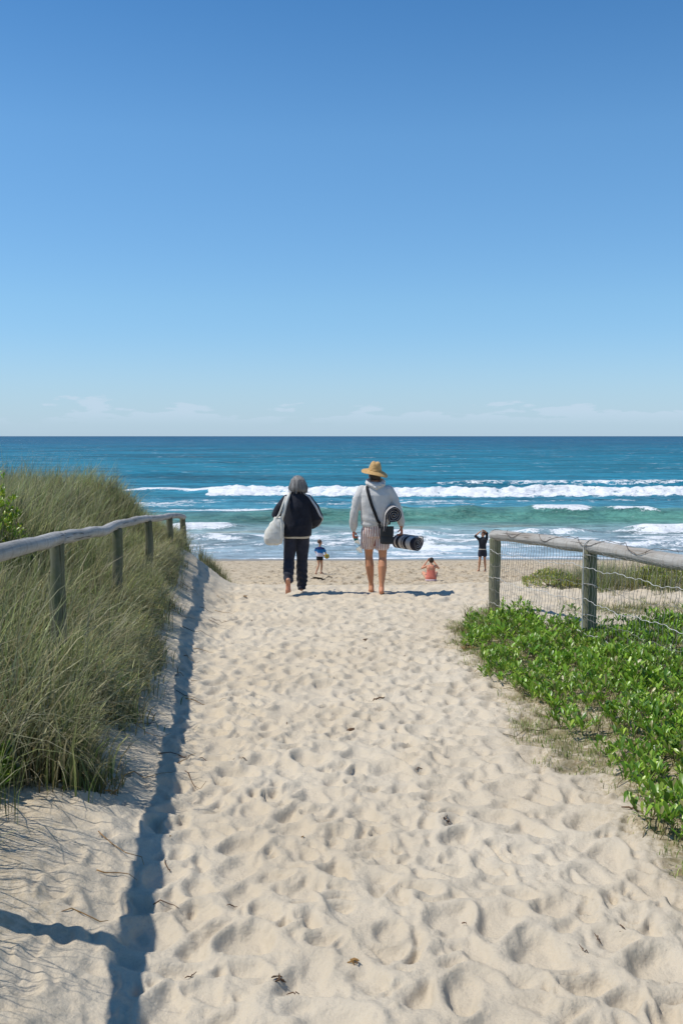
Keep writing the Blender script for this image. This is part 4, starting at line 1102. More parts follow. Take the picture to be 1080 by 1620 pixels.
# ---------------- woman in black
WX, WY = -.61, 13.75
def woman():
    t = empty('person', (0, 0, 0)); tag(t, 'grey-haired person in black jacket and dark trousers walking towards the sea', 'person')
    hipL, hipR = V3(-.095, 0, .84), V3(.075, 0, .84)
    knL, anL = V3(-.120, .00, .47), V3(-.118, -.20, .20)
    knR, anR = V3(.060, .10, .46), V3(.050, .17, .085)
    shL, shR = V3(-.165, -.01, 1.31), V3(.165, -.01, 1.31)
    elL, elR = V3(-.270, .03, 1.09), V3(.262, .0, 1.06)
    wrL, wrR = V3(-.175, .22, 1.06), V3(.175, .16, .93)
    hc = V3(.01, .02, 1.52)
    bm = bmesh.new()
    add_rings(bm, [(-.01, 0, .80, .13, .09), (-.01, 0, .88, .155, .105), (-.01, 0, .98, .145, .10), (0, 0, 1.08, .135, .095), (0, 0, 1.20, .155, .105), (0, -.01, 1.30, .165, .095), (0, -.01, 1.36, .10, .07), (0, -.01, 1.38, .05, .05)])
    add_limb(bm, [V3(0, -.01, 1.34), V3(.005, .005, 1.44)], [.052, .050])
    add_head(bm, hc, (.12, 1, -.05), .98)
    for s_, e_, w_ in ((shL, elL, wrL), (shR, elR, wrR)): add_limb(bm, [s_, s_.lerp(e_, .5), e_, e_.lerp(w_, .4), w_], [.050, .044, .038, .036, .024])
    add_hand(bm, wrL, (.7, .5, -.1), (0, -.3, -1), -1, .6, scale=.92); add_hand(bm, wrR, (-.55, .6, -.25), (-.2, -.2, -1), 1, .55, scale=.92)
    for h_, k_, a_ in ((hipL, knL, anL), (hipR, knR, anR)): add_limb(bm, [h_, h_.lerp(k_, .5), k_, k_.lerp(a_, .3), a_.lerp(k_, .25), a_], [.085, .072, .052, .055, .036, .034])
    add_foot(bm, anL, (0, .22, -.97), (0, -1, -.2), .93)
    add_foot(bm, anR, (.06, 1, .0), (0, 0, -1), .93)
    fuse('body', bm, .0055, 3, M['skin'], t, skin_col(np.array([.52, .27, .17]), (((-.118, -.2, .13), .08, .6), ((.16, .2, .9), .1, .4))))
    eyes(t, hc, (.12, 1, -.05), .98)
    # trousers
    bm = bmesh.new()
    add_rings(bm, [(-.01, 0, .77, .165, .115), (-.01, 0, .86, .178, .128), (-.01, 0, .95, .168, .12)])
    add_limb(bm, [V3(-.092, 0, .84), V3(-.106, .0, .66), V3(-.118, .0, .47), V3(-.120, -.08, .36), V3(-.120, -.155, .255), V3(-.119, -.185, .215)], [.096, .092, .082, .080, .070, .062])
    add_limb(bm, [V3(.078, 0, .84), V3(.070, .05, .66), V3(.060, .10, .46), V3(.056, .12, .30), V3(.052, .15, .15), V3(.050, .15, .075)], [.096, .092, .082, .080, .072, .066])
    def wr(co):
        z = co[:, 2]; low = np.clip((.50 - z) / .3, 0, 1)
        return .010 * n3(co, 5, 5, 7, 3) * 1.0 + low * .006 * np.sin(z * 80 + 7 * n3(co, 6, 6, 2, 1)) + .006 * n3(co, 14, 14, 9, 8)
    tr = fuse('trousers', bm, .008, 4, M['trousers'], t, None, wr)
    # cream shirt showing below the jacket
    bm = bmesh.new(); add_rings(bm, [(-.01, 0, .775, .180, .132), (-.01, 0, .84, .186, .138), (-.01, 0, .95, .18, .13)])
    bm2 = bm
    fuse('shirt', bm2, .008, 3, M['cream'], t, None, lambda co: .004 * n3(co, 9, 9, 6))
    # jacket
    bm = bmesh.new()
    add_rings(bm, [(-.005, .0, .80, .198, .148), (-.005, .0, .83, .204, .156), (-.0, -.005, .95, .210, .158), (0, -.005, 1.10, .202, .150), (0, -.005, 1.22, .198, .140), (0, -.01, 1.31, .180, .118), (0, -.01, 1.37, .115, .090), (0, -.005, 1.42, .070, .070)], p=2.2)
    add_limb(bm, [shL + V3(.02, 0, -.005), V3(-.235, .0, 1.20), elL + V3(-.02, -.005, 0), V3(-.25, .13, 1.06), wrL + V3(-.02, -.02, 0)], [.072, .072, .074, .068, .054])
    add_limb(bm, [shR + V3(-.02, 0, -.005), V3(.240, -.02, 1.19), elR + V3(.015, -.005, 0), V3(.245, .07, .985), wrR + V3(.03, -.03, .01)], [.072, .072, .076, .068, .056])
    def wj(co):
        return .008 * n3(co, 4, 4, 6, 5) + .005 * n3(co, 12, 12, 8, 2)
    jk = fuse('jacket', bm, .008, 5, M['jacket'], t, None, wj)
    # collar
    cpts = [V3(math.sin(a) * .074, -.01 - math.cos(a) * .068, 1.405 + .012 * math.cos(a)) for a in [lerp(-2.5, 2.5, i / 16) for i in range(17)]]
    link('collar', ribbon(cpts, .060, .012, [V3(math.sin(a), -math.cos(a), .25) for a in [lerp(-2.5, 2.5, i / 16) for i in range(17)]]), M['jacket'], t)
    # white sleeve stripe: shoulder, down the outside of the sleeve to the cuff
    from mathutils.bvhtree import BVHTree
    vs = [v.co.copy() for v in jk.data.vertices]; bvh = BVHTree.FromPolygons(vs, [tuple(p.vertices) for p in jk.data.polygons])
    def on(pts, width, name, mat, off=.006, th=.005, k=7):
        P = []; Nn = []
        for q in spline(pts, k):
            c_, n_, _, _ = bvh.find_nearest(q); P.append(c_ + n_ * off); Nn.append(n_.copy())
        P2 = [P[0]] + [(P[i - 1] + P[i] * 2 + P[i + 1]) / 4 for i in range(1, len(P) - 1)] + [P[-1]]
        return link(name, ribbon(P2, width, th, Nn), mat, t)
    on([V3(.12, -.06, 1.42), V3(.20, -.10, 1.34), V3(.28, -.13, 1.22), V3(.345, -.13, 1.12), V3(.40, -.08, 1.055), V3(.38, .0, .98), V3(.30, .03, .90)], .032, 'sleeve_stripe', M['stripe'])
    # hair: chin-length bob
    bm = bmesh.new()
    add_ball(bm, hc + V3(0, -.018, .022), .092, .104, .103)
    add_rings(bm, [(.012, -.035, 1.428, .108, .080), (.012, -.035, 1.440, .122, .098), (.008, -.028, 1.48, .122, .108), (.005, -.02, 1.53, .108, .108), (.0, -.02, 1.59, .086, .09)], p=2.1)
    add_limb(bm, [V3(.088, .0, 1.48), V3(.106, -.01, 1.42), V3(.100, .0, 1.385)], [.034, .024, .010])
    def wh(co):
        a = np.arctan2(co[:, 1] - 0, co[:, 0] - .01); return .006 * n3(co, 11, 11, 4, 3) + .005 * n3(co, 34, 34, 5, 1)
    fuse('hair', bm, .0055, 3, M['hair_grey'], t, None, wh)
    # loose strands over the bob
    bm = bmesh.new(); rh = random.Random(5)
    for k in range(110):
        a = rh.uniform(-math.pi * .95, math.pi * -.05) if k % 4 else rh.uniform(-.6, .5); ca, sa = math.cos(a), math.sin(a); top = hc + V3(.01 * ca, -.02 + .02 * sa, .112)
        r1 = rh.uniform(.98, 1.06); bot = rh.uniform(1.395, 1.445)
        P = spline([top, hc + V3(.075 * ca, -.018 + .085 * sa, .085), V3(hc.x + .112 * ca * r1, hc.y - .03 + .108 * sa * r1, 1.53), V3(hc.x + .126 * ca * r1 + rh.uniform(-.008, .008), hc.y - .04 + .11 * sa * r1, 1.47), V3(hc.x + .115 * ca * r1 + rh.uniform(-.02, .02), hc.y - .045 + .10 * sa * r1, bot)], 3)
        add_limb(bm, P, [.0035 * (1 - .5 * i / len(P)) for i in range(len(P))], 5)
    me = bpy.data.meshes.new('m'); bm.to_mesh(me); bm.free()
    hs_ = link('hair_strands', me, M['hair_strand'], t); hs_['kind'] = 'stuff'
    place(t, WX, WY)
    return t, jk, bvh
wt, wj_, wbvh = woman()
# tote bag
def tote():
    t = empty('tote_bag', (0, 0, 0)); tag(t, 'off-white canvas tote bag hanging from the left shoulder of the person in black', 'bag')
    bm = bmesh.new()
    ang = R(25)
    prof = [(-.345, .69, .07, .055), (-.325, .715, .125, .075), (-.325, .78, .140, .088), (-.310, .86, .132, .085), (-.290, .94, .112, .072), (-.268, 1.02, .082, .052), (-.258, 1.075, .052, .032)]
    add_rings(bm, [(x, -.13, z, rx, ry) for x, z, rx, ry in prof], p=2.3)
    def w(co): return .012 * n3(co, 7, 7, 5, 4) + .007 * np.sin(co[:, 0] * 70 + co[:, 2] * 22 + 4 * n3(co, 5, 5, 5)) * np.clip((co[:, 2] - .7) / .3, .1, 1)
    fuse('sack', bm, .007, 3, M['canvas'], t, None, w)
    a = spline([V3(-.215, -.165, 1.03), V3(-.185, -.185, 1.12), V3(-.150, -.172, 1.26), V3(-.118, -.125, 1.36), V3(-.105, -.03, 1.405), V3(-.14, .07, 1.33), V3(-.19, .14, 1.20), V3(-.24, .0, 1.06)], 6)
    link('strap', ribbon(a, [.046] * 3 + [.042] * (len(a) - 3), .008, [V3(0, -1, .25) if i < len(a) * .5 else V3(0, .2, 1) if i < len(a) * .65 else V3(0, 1, 0) for i in range(len(a))]), M['canvas'], t)
    a = spline([V3(-.275, -.165, 1.06), V3(-.235, -.185, 1.13), V3(-.190, -.178, 1.25), V3(-.150, -.130, 1.36)], 6)
    link('strap', ribbon(a, .026, .008, V3(0, -1, .25)), M['canvas'], t)
    a = spline([V3(-.215, -.19, .74), V3(-.205, -.20, .90), V3(-.212, -.175, 1.04)], 5)
    link('seam', ribbon(a, .03, .006, V3(.3, -1, .1)), M['canvas'], t)
    place(t, WX, WY)
    t.location = wt.location
tote()

# ---------------- man in straw hat
MX, MY = .47, 13.85
def man():
    t = empty('person', (0, 0, 0)); tag(t, 'barefoot person in straw hat, grey sweatshirt and striped shorts walking to the sea', 'person')
    hipL, hipR = V3(-.085, 0, .92), V3(.085, 0, .92)
    knL, anL = V3(-.085, .10, .50), V3(-.048, .12, .075)
    knR, anR = V3(.105, -.02, .50), V3(.085, -.14, .085)
    shL, shR = V3(-.195, -.01, 1.45), V3(.185, -.01, 1.45)
    elL, elR = V3(-.285, -.03, 1.15), V3(.300, .02, 1.17)
    wrL, wrR = V3(-.300, .05, .885), V3(.370, .06, .93)
    hc = V3(-.005, .025, 1.655)
    bm = bmesh.new()
    add_rings(bm, [(0, 0, .86, .13, .09), (0, 0, .95, .155, .105), (0, 0, 1.06, .145, .10), (0, 0, 1.2, .155, .105), (0, 0, 1.34, .18, .115), (0, -.01, 1.44, .185, .10), (0, -.01, 1.50, .11, .075), (0, -.01, 1.53, .055, .055)])
    add_limb(bm, [V3(0, -.01, 1.48), V3(0, .01, 1.59)], [.060, .057])
    add_head(bm, hc, (-.05, 1, -.08), 1.0)
    for s_, e_, w_ in ((shL, elL, wrL), (shR, elR, wrR)): add_limb(bm, [s_, s_.lerp(e_, .5), e_, e_.lerp(w_, .35), w_], [.058, .050, .042, .042, .028])
    add_hand(bm, wrL, (.0, .25, -1), (1, 0, 0), -1, .75, scale=1.02); add_hand(bm, wrR, (.05, .1, -1), (-1, -.1, -.1), 1, .72, scale=1.02)
    for h_, k_, a_ in ((hipL, knL, anL), (hipR, knR, anR)):
        calf = k_.lerp(a_, .30) + V3(0, -.018, 0)
        add_limb(bm, [h_, h_.lerp(k_, .5), k_ + V3(0, 0, .05), k_, calf, k_.lerp(a_, .62), a_.lerp(k_, .14), a_], [.092, .078, .058, .054, .063, .048, .034, .036])
    add_foot(bm, anL, (.02, 1, -.05), (0, 0, -1), 1.03); add_foot(bm, anR, (.06, .9, -.25), (0, -.25, -1), 1.03)
    fuse('body', bm, .0055, 3, M['skin'], t, skin_col(SKIN, (((-.3, .05, .8), .14, .8), ((.37, .06, .84), .14, .6), ((.085, -.15, .03), .1, .35), ((0, 0, 1.56), .1, .3))))
    eyes(t, hc, (-.05, 1, -.08))
    # short dark hair under the hat
    bm = bmesh.new(); add_ball(bm, hc + V3(0, -.022, .028), .083, .092, .092); add_rings(bm, [(0, -.045, 1.585, .052, .035), (0, -.035, 1.62, .074, .062), (0, -.03, 1.66, .080, .075)], p=2)
    fuse('hair', bm, .006, 2, M['hair_grey'] if False else M['hair_dark'], t, None, lambda co: .003 * n3(co, 60, 60, 30))
    # shorts with woven stripes
    bm = bmesh.new()
    add_rings(bm, [(0, 0, .80, .165, .125), (0, 0, .90, .180, .135), (0, 0, .99, .172, .128)])
    add_limb(bm, [V3(-.090, 0, .86), V3(-.092, .035, .73), V3(-.092, .065, .665)], [.108, .104, .104]); add_limb(bm, [V3(.088, 0, .86), V3(.096, .0, .73), V3(.098, -.01, .665)], [.108, .104, .104])
    def hem(co): return co
    def wsh(co): return .009 * n3(co, 7, 7, 3, 3) + .005 * np.sin(co[:, 0] * 60 + 3 * n3(co, 4, 4, 4)) * np.clip((.85 - co[:, 2]) / .15, 0, 1)
    def stripes(co):
        leg = (np.sign(co[:, 0]) * .09) * np.clip((.86 - co[:, 2]) / .1, 0, 1)
        # arc length around the body, so stripes run vertically on every side
        th = np.arctan2(co[:, 0] - leg * .9, -(co[:, 1]) + .0)
        u = np.where(np.abs(th) < 3.2, co[:, 0] * .80 + th * .04, 0)
        s_ = (u / .036) % 1.0
        c = np.repeat(np.array([[.80, .74, .68]]), len(co), 0)
        a = sstep(s_, .10, .20) * (1 - sstep(s_, .46, .56)); b2 = sstep(s_, .66, .72) * (1 - sstep(s_, .80, .86))
        c = c * (1 - a[:, None]) + np.array([.34, .12, .10]) * a[:, None]
        c = c * (1 - .5 * b2[:, None]) + np.array([.48, .27, .17]) * .5 * b2[:, None]
        wb = sstep(co[:, 2], .955, .965)[:, None]; return c * (1 - wb) + np.array([.42, .27, .18]) * wb
    sh = fuse('shorts', bm, .0048, 4, M['cloth_attr'], t, stripes, wsh)
    # cut the leg openings flat
    bmm = bmesh.new(); bmm.from_mesh(sh.data)
    bmesh.ops.bisect_plane(bmm, geom=bmm.verts[:] + bmm.edges[:] + bmm.faces[:], plane_co=(0, 0, .615), plane_no=(0, .05, -1), clear_outer=True)
    bmm.to_mesh(sh.data); bmm.free()
    so = sh.modifiers.new('thickness', 'SOLIDIFY'); so.thickness = .004
    # sweatshirt
    bm = bmesh.new()
    add_rings(bm, [(0, 0, .945, .178, .135), (0, 0, .975, .196, .150), (0, 0, 1.03, .204, .155), (0, -.005, 1.15, .208, .155), (0, -.01, 1.28, .215, .155), (0, -.012, 1.38, .222, .150), (0, -.01, 1.46, .205, .125), (0, -.01, 1.52, .125, .095), (0, -.01, 1.56, .09, .085)], p=2.25)
    add_limb(bm, [shL + V3(.015, 0, -.01), V3(-.248, -.02, 1.30), elL + V3(-.005, -.0, 0), V3(-.300, .01, 1.02), V3(-.303, .035, .935), wrL + V3(0, -.003, .012)], [.074, .070, .063, .060, .054, .038])
    add_limb(bm, [shR + V3(-.01, 0, -.01), V3(.262, -.0, 1.31), elR + V3(.01, .0, 0), V3(.342, .04, 1.06), V3(.366, .055, .985), wrR + V3(0, .0, .022)], [.076, .072, .065, .060, .054, .038])
    def ws(co):
        arm = np.clip((np.abs(co[:, 0]) - .22) / .04, 0, 1); low = np.clip((1.12 - co[:, 2]) / .12, 0, 1)
        return .010 * n3(co, 5, 5, 5, 11) + .006 * n3(co, 13, 13, 9, 12) + arm * .0025 * np.sin(co[:, 2] * 60 + co[:, 0] * 90 + 8 * n3(co, 5, 5, 3)) + low * (1 - arm) * .006 * np.sin(co[:, 2] * 50 + co[:, 0] * 12)
    sw = fuse('sweatshirt', bm, .0075, 4, M['sweat'], t, None, ws)
    # hood lying on the shoulders
    bm = bmesh.new()
    hp = [V3(math.sin(a) * (.125 - .03 * abs(math.sin(a / 2))), -.02 - math.cos(a) * .088, 1.555 - .045 * math.cos(a) ) for a in [lerp(-2.6, 2.6, i / 18) for i in range(19)]]
    add_limb(bm, hp, [.022] + [.030 + .014 * math.cos(lerp(-1.4, 1.4, i / 16)) for i in range(17)] + [.022], 14)
    add_limb(bm, [V3(-.10, -.09, 1.525), V3(0, -.125, 1.49), V3(.10, -.09, 1.525)], [.028, .040, .028], 12)
    fuse('hood', bm, .006, 3, M['sweat'], t, None, lambda co: .007 * n3(co, 14, 14, 14, 2) + .004 * np.sin(co[:, 2] * 120 + co[:, 0] * 60))
    # straw hat, tilted back a little
    prof = [(.0, .112), (.03, .118), (.055, .116), (.070, .104), (.078, .080), (.084, .040), (.089, .006), (.094, -.004), (.115, -.010), (.145, -.016), (.172, -.022), (.186, -.026)]
    N = 48
    def hv(r, z, th, inner):
        c, s_ = math.cos(th), math.sin(th); x = r * c; y = r * s_ * (1.14 if r < .1 else 1.06)
        if r < .09:
            # pinched crown
            pinch = max(0, min(1, (z - .04) / .07)); x *= 1 - .10 * pinch; z -= .013 * pinch * math.exp(-((x / .022) ** 2)) * (1 if y > -.04 else .7)
            x *= 1 - .20 * pinch * math.exp(-(((y - .07) / .05) ** 2))
        else:
            k = (r - .094) / .092
            z += -.030 * k * k * (c * c) * (1.25 if c > 0 else .0) + .012 * k * (s_ < 0) * -1 + .004 * math.sin(3 * th + 1) * k
        return Vector((x, y, z))
    vs = []; fs = []
    for layer in (0, 1):
        for r, z in prof:
            for k in range(N):
                p = hv(r if r > 0 else .0005, z, 2 * math.pi * k / N, layer); 
                if layer: p = Vector((p.x * (1 - .03 * (r < .1)), p.y * (1 - .03 * (r < .1)), p.z - .0035))
                vs.append(p)
    m_ = len(prof)
    for layer in (0, 1):
        for i in range(m_ - 1):
            for k in range(N):
                a0 = (layer * m_ + i) * N + k; a1 = (layer * m_ + i) * N + (k + 1) % N; f = (a0, a0 + N, a1 + N, a1); fs.append(f if layer == 0 else f[::-1])
    for k in range(N):
        a0 = (m_ - 1) * N + k; a1 = (m_ - 1) * N + (k + 1) % N; b0 = (2 * m_ - 1) * N + k; b1 = (2 * m_ - 1) * N + (k + 1) % N; fs.append((a0, b0, b1, a1))
    me = bpy.data.meshes.new('m'); me.from_pydata([tuple(v) for v in vs], [], fs); me.update()
    hat = link('straw_hat', me, M['straw'], t); hat.location = (-.005, .005, 1.725); hat.rotation_euler = (R(9), R(7), 0)
    link('hat_band', tube_mesh([Vector((math.cos(a) * .090, math.sin(a) * .102, .004)) for a in [i / 40 * 2 * math.pi for i in range(41)]], .006, 6, False), M['straw'], hat)
    place(t, MX, MY)
    return t, sw
mt, sw = man()

def messenger():
    t = empty('shoulder_bag', (0, 0, 0)); t.location = mt.location
    tag(t, 'black shoulder bag slung across the back of the person in the straw hat', 'bag')
    bm = bmesh.new()
    add_rings(bm, [(.150, -.215, .715, .075, .030), (.150, -.215, .73, .090, .042), (.152, -.212, .80, .094, .046), (.155, -.208, .90, .092, .040), (.158, -.205, .945, .088, .032), (.158, -.205, .955, .09, .024)], p=3.4)
    fuse('pouch', bm, .006, 2, M['bag'], t, None, lambda co: .006 * n3(co, 9, 9, 9, 3))
    bm = bmesh.new(); add_rings(bm, [(.156, -.248, .825, .088, .012), (.158, -.240, .96, .090, .014)], p=5); 
    fl = fuse('flap', bm, .005, 2, M['bag'], t, None, lambda co: .004 * n3(co, 9, 9, 9, 6))
    from mathutils.bvhtree import BVHTree
    vs = [v.co.copy() for v in sw.data.vertices]; bvh = BVHTree.FromPolygons(vs, [tuple(p.vertices) for p in sw.data.polygons])
    def strap(pts, snap=True):
        P = []; Nn = []
        for q in spline(pts, 7):
            c_, n_, _, _ = bvh.find_nearest(q)
            if snap: 
                P.append(c_ + n_ * .009)
            else: P.append(q)
            Nn.append(n_.copy())
        P = [P[0]] + [(P[i - 1] + P[i] * 2 + P[i + 1]) / 4 for i in range(1, len(P) - 1)] + [P[-1]]
        link('strap', ribbon(P, .040, .006, Nn), M['strap'], t)
    strap([V3(.065, -.20, .97), V3(.03, -.20, 1.04), V3(-.03, -.20, 1.18), V3(-.08, -.20, 1.32), V3(-.125, -.15, 1.48), V3(-.13, -.03, 1.57), V3(-.10, .15, 1.45), V3(.0, .2, 1.25), V3(.14, .2, 1.08), V3(.25, .05, .99), V3(.25, -.10, .96)])
    strap([V3(.042, -.215, .99), V3(.055, -.225, .965), V3(.070, -.228, .93)], False)
messenger()

def towel_roll(name, label, turns, rx, rz, L, tail, bands, seed):
    """striped towel rolled into a spiral; axis along local Y, near end at y=0; every end shows its layers"""
    t = empty(name, (0, 0, 0)); tag(t, label, 'towel', 'two rolled striped beach towels')
    def path(off):
        pts = []
        n = int(turns * 26)
        for i in range(n + 1):
            f = i / n; th = f * turns * 2 * math.pi; r = lerp(.016, 1, f)
            wob = 1 + .07 * math.sin(th * 2.0 + seed) + .05 * math.sin(th * 3.3 + seed * 2)
            rr = (rx + off) * 1.0
            pts.append(Vector((math.cos(th) * (rx * r + off) * wob, 0, math.sin(th) * (rz * r + off) * wob)))
        e = pts[-1]; d = (pts[-1] - pts[-2]).normalized()
        for k in range(1, 7): pts.append(e + d * tail * k / 6 + Vector((0, 0, -.25 * tail * (k / 6) ** 2)))
        return pts
    gap = rx / turns
    def sheet(nm, off, th, matfn, y0, y1, ny):
        P = path(off); n = len(P); vs = []; fs = []; idx = []
        for j in range(ny + 1):
            for s_ in (1, -1):
                for i in range(n):
                    d = (P[min(i + 1, n - 1)] - P[max(i - 1, 0)]).normalized(); nn = Vector((d.z, 0, -d.x))
                    y = lerp(y0, y1, j / ny)
                    e = .010 * mnoise.noise(Vector((i * .12, seed, j * .01))) if j in (0, ny) else 0
                    q = P[i] + nn * th * .5 * s_ * (1 + .15 * mnoise.noise(Vector((i * .3, j * .6, seed)))); vs.append((q.x, y + e, q.z))
        me = bpy.data.meshes.new('m')
        def id_(j, s_, i): return (j * 2 + s_) * n + i
        for j in range(ny):
            for i in range(n - 1):
                fs.append((id_(j, 0, i), id_(j, 0, i + 1), id_(j + 1, 0, i + 1), id_(j + 1, 0, i))); idx.append(matfn((j + .5) / ny))
                fs.append((id_(j, 1, i), id_(j + 1, 1, i), id_(j + 1, 1, i + 1), id_(j, 1, i + 1))); idx.append(matfn((j + .5) / ny))
            for i in (0, n - 1):
                fs.append((id_(j, 0, i), id_(j, 1, i), id_(j + 1, 1, i), id_(j + 1, 0, i))); idx.append(matfn((j + .5) / ny))
        for j in (0, ny):
            for i in range(n - 1): fs.append((id_(j, 0, i), id_(j, 0, i + 1), id_(j, 1, i + 1), id_(j, 1, i))); idx.append(matfn(0 if j == 0 else 1))
        me.from_pydata(vs, [], fs); me.materials.append(M['black_cloth']); me.materials.append(M['white_cloth'])
        me.polygons.foreach_set('material_index', np.array(idx, np.int32)); me.update()
        bmm = bmesh.new(); bmm.from_mesh(me); bmesh.ops.recalc_face_normals(bmm, faces=bmm.faces); bmm.to_mesh(me); bmm.free()
        return link(nm, me, None, t, smooth=False)
    sheet('towel_face', gap * .10, gap * .62, bands, 0, L, 24)
    sheet('towel_lining', -gap * .30, gap * .16, lambda f: 1, .002, L - .002, 2)
    return t
def bandsA(f): return 1 if (.10 < f < .2 or .3 < f < .36 or .5 < f < .75 or .86 < f < .93) else 0
def bandsB(f): return 1 if (.17 < f < .36 or .52 < f < .56 or .60 < f < .72 or .82 < f < .9) else 0
ta = towel_roll('rolled_towel', 'black and white rolled towel under the arm of the person in the hat', 3.6, .094, .120, .46, .15, bandsA, 1.0)
ta.location = mt.location + V3(.245, -.32, 1.115); ta.rotation_euler = (R(4), R(22), R(4)); 
tb = towel_roll('rolled_towel', 'black and white rolled towel hanging lowest, beside the hip of the person in the hat', 3.8, .090, .098, .44, .045, bandsB, 2.3)
tb.location = mt.location + V3(.585, -.20, .715); tb.rotation_euler = (R(-8), R(95), R(62)) if False else (R(-5), R(-100), R(44))


def bottle():
    t = empty('water_bottle', (0, 0, 0)); tag(t, 'clear water bottle with teal cap held by the person in the hat', 'bottle')
    g = NB('clear_plastic'); g.base((.86, .90, .90)); g.set(Roughness=.08, IOR=1.35); g.p.inputs['Transmission Weight'].default_value = .85
    cp = m_plain('teal_plastic', (.0, .20, .17), .4)
    def lathe(prof, N=24):
        vs = []; fs = []
        for r, z in prof:
            for k in range(N): vs.append((r * math.cos(2 * math.pi * k / N), r * math.sin(2 * math.pi * k / N), z))
        for i in range(len(prof) - 1):
            for k in range(N): fs.append((i * N + k, i * N + (k + 1) % N, (i + 1) * N + (k + 1) % N, (i + 1) * N + k))
        fs.append(tuple(range(N))[::-1]); fs.append(tuple((len(prof) - 1) * N + k for k in range(N)))
        me = bpy.data.meshes.new('m'); me.from_pydata(vs, [], fs); me.update(); return me
    link('bottle_body', lathe([(.030, -.205), (.035, -.200), (.036, -.19), (.036, -.12), (.0335, -.115), (.0335, -.09), (.036, -.085), (.036, -.035), (.033, -.018), (.029, -.008), (.029, -.001)]), g.m, t)
    link('cap', lathe([(.031, 0), (.032, .004), (.032, .036), (.029, .041), (.012, .042), (.011, .050), (.004, .052)]), cp, t)
    link('loop', tube_mesh([V3(-.028, 0, .02), V3(-.030, 0, .055), V3(-.012, 0, .082), V3(.012, 0, .082), V3(.030, 0, .055), V3(.028, 0, .02)], .0045, 8), cp, t)
    t.location = mt.location + V3(-.262, .085, .735); t.rotation_euler = (R(0), R(-16), 0)
bottle()

# ---------------- small figures on the beach
def figure(label, kind, x, y, rz, s):
    t = empty('person', (0, 0, 0)); tag(t, label, 'person')
    return t
def boy():
    t = empty('person', (0, 0, 0)); tag(t, 'boy in blue and white top and black shorts holding a ball on the beach', 'person')
    k = 1.22 / 1.22
    hc = V3(.01, 0.03, 1.11)
    hipL, hipR = V3(-.05, 0, .60), V3(.05, 0, .60); knL, anL = V3(-.03, -.06, .34), V3(-.13, -.16, .07); knR, anR = V3(.07, .04, .34), V3(.05, .02, .06)
    bm = bmesh.new()
    add_rings(bm, [(0, 0, .56, .09, .07), (0, 0, .66, .105, .075), (0, 0, .78, .10, .07), (0, 0, .90, .125, .075), (0, 0, .945, .07, .05)])
    add_limb(bm, [V3(0, 0, .93), V3(.005, .01, 1.03)], [.036, .034]); add_head(bm, hc, (.75, .55, -.15), .86)
    for s_, e_, w_ in ((V3(-.13, 0, .89), V3(-.13, .10, .73), V3(.09, .20, .64)), (V3(.13, 0, .89), V3(.21, .05, .75), V3(.20, .20, .66))):
        add_limb(bm, [s_, e_, w_], [.034, .028, .020])
    add_hand(bm, V3(.09, .20, .64), (1, .3, -.2), (.2, 1, 0), 1, .4, scale=.72); add_hand(bm, V3(.20, .20, .66), (.3, .6, -.6), (-.4, .3, -.6), 1, .4, scale=.72)
    for h_, k_, a_ in ((hipL, knL, anL), (hipR, knR, anR)): add_limb(bm, [h_, h_.lerp(k_, .5), k_, k_.lerp(a_, .35), a_], [.062, .054, .038, .040, .024])
    add_foot(bm, anL, (.55, .7, -.4), (-.1, -.2, -1), .75); add_foot(bm, anR, (.75, .6, 0), (0, 0, -1), .75)
    fuse('body', bm, .009, 2, M['skin'], t, skin_col(np.array([.50, .27, .16]))); eyes(t, hc, (.75, .55, -.15), .86)
    bm = bmesh.new(); add_ball(bm, hc + V3(-.02, -.01, .035), .078, .085, .078); fuse('hair', bm, .008, 2, M['hair_brown'], t, None, lambda co: .004 * n3(co, 40, 40, 40))
    bm = bmesh.new(); add_rings(bm, [(0, 0, .625, .125, .09), (0, 0, .66, .128, .092), (0, 0, .80, .122, .088), (0, 0, .90, .145, .09), (0, 0, .94, .10, .07), (0, 0, .965, .05, .045)])
    add_limb(bm, [V3(-.12, 0, .89), V3(-.145, .05, .80)], [.052, .052]); add_limb(bm, [V3(.12, 0, .89), V3(.175, .03, .81)], [.052, .052])
    def cf(co):
        z = co[:, 2]; c = np.repeat(np.array([[.60, .58, .66]]), len(co), 0)
        m = sstep(z + co[:, 0] * .25 + .03 * n3(co, 8, 8, 8), .74, .78)[:, None]; c = c * (1 - m) + np.array([.02, .16, .42]) * m
        m = sstep(z, .86, .90)[:, None]; c = c * (1 - m) + np.array([.015, .03, .11]) * m
        return c
    fuse('shirt', bm, .009, 2, M['cloth_attr'], t, cf)
    bm = bmesh.new(); add_rings(bm, [(0, 0, .53, .10, .08), (0, 0, .60, .118, .088), (0, 0, .66, .115, .085)]); add_limb(bm, [V3(-.05, 0, .6), V3(-.045, -.02, .53)], [.07, .07]); add_limb(bm, [V3(.05, 0, .6), V3(.055, .01, .53)], [.07, .07])
    fuse('shorts', bm, .009, 2, M['strap'], t)
    X, Y = -.76, 34.6
    place(t, X, Y); 
    bb = bmesh.new(); bmesh.ops.create_icosphere(bb, subdivisions=3, radius=.092); me = bpy.data.meshes.new('m'); bb.to_mesh(me); bb.free()
    b = NB('ball_skin'); 
    vo = b.n('ShaderNodeTexVoronoi'); vo.inputs['Scale'].default_value = 9; b.l(b.coord(), vo.inputs['Vector'])
    b.base(b.mix(b.rng(vo.outputs[0], .4, .5), (.26, .28, .05), (.42, .30, .06))); b.set(Roughness=.5)
    o = link('ball', me, b.m); o.location = Vector(t.location) + V3(.245, .25, .60); tag(o, 'yellow-green ball held in front of the boy in the blue top', 'ball')
boy()
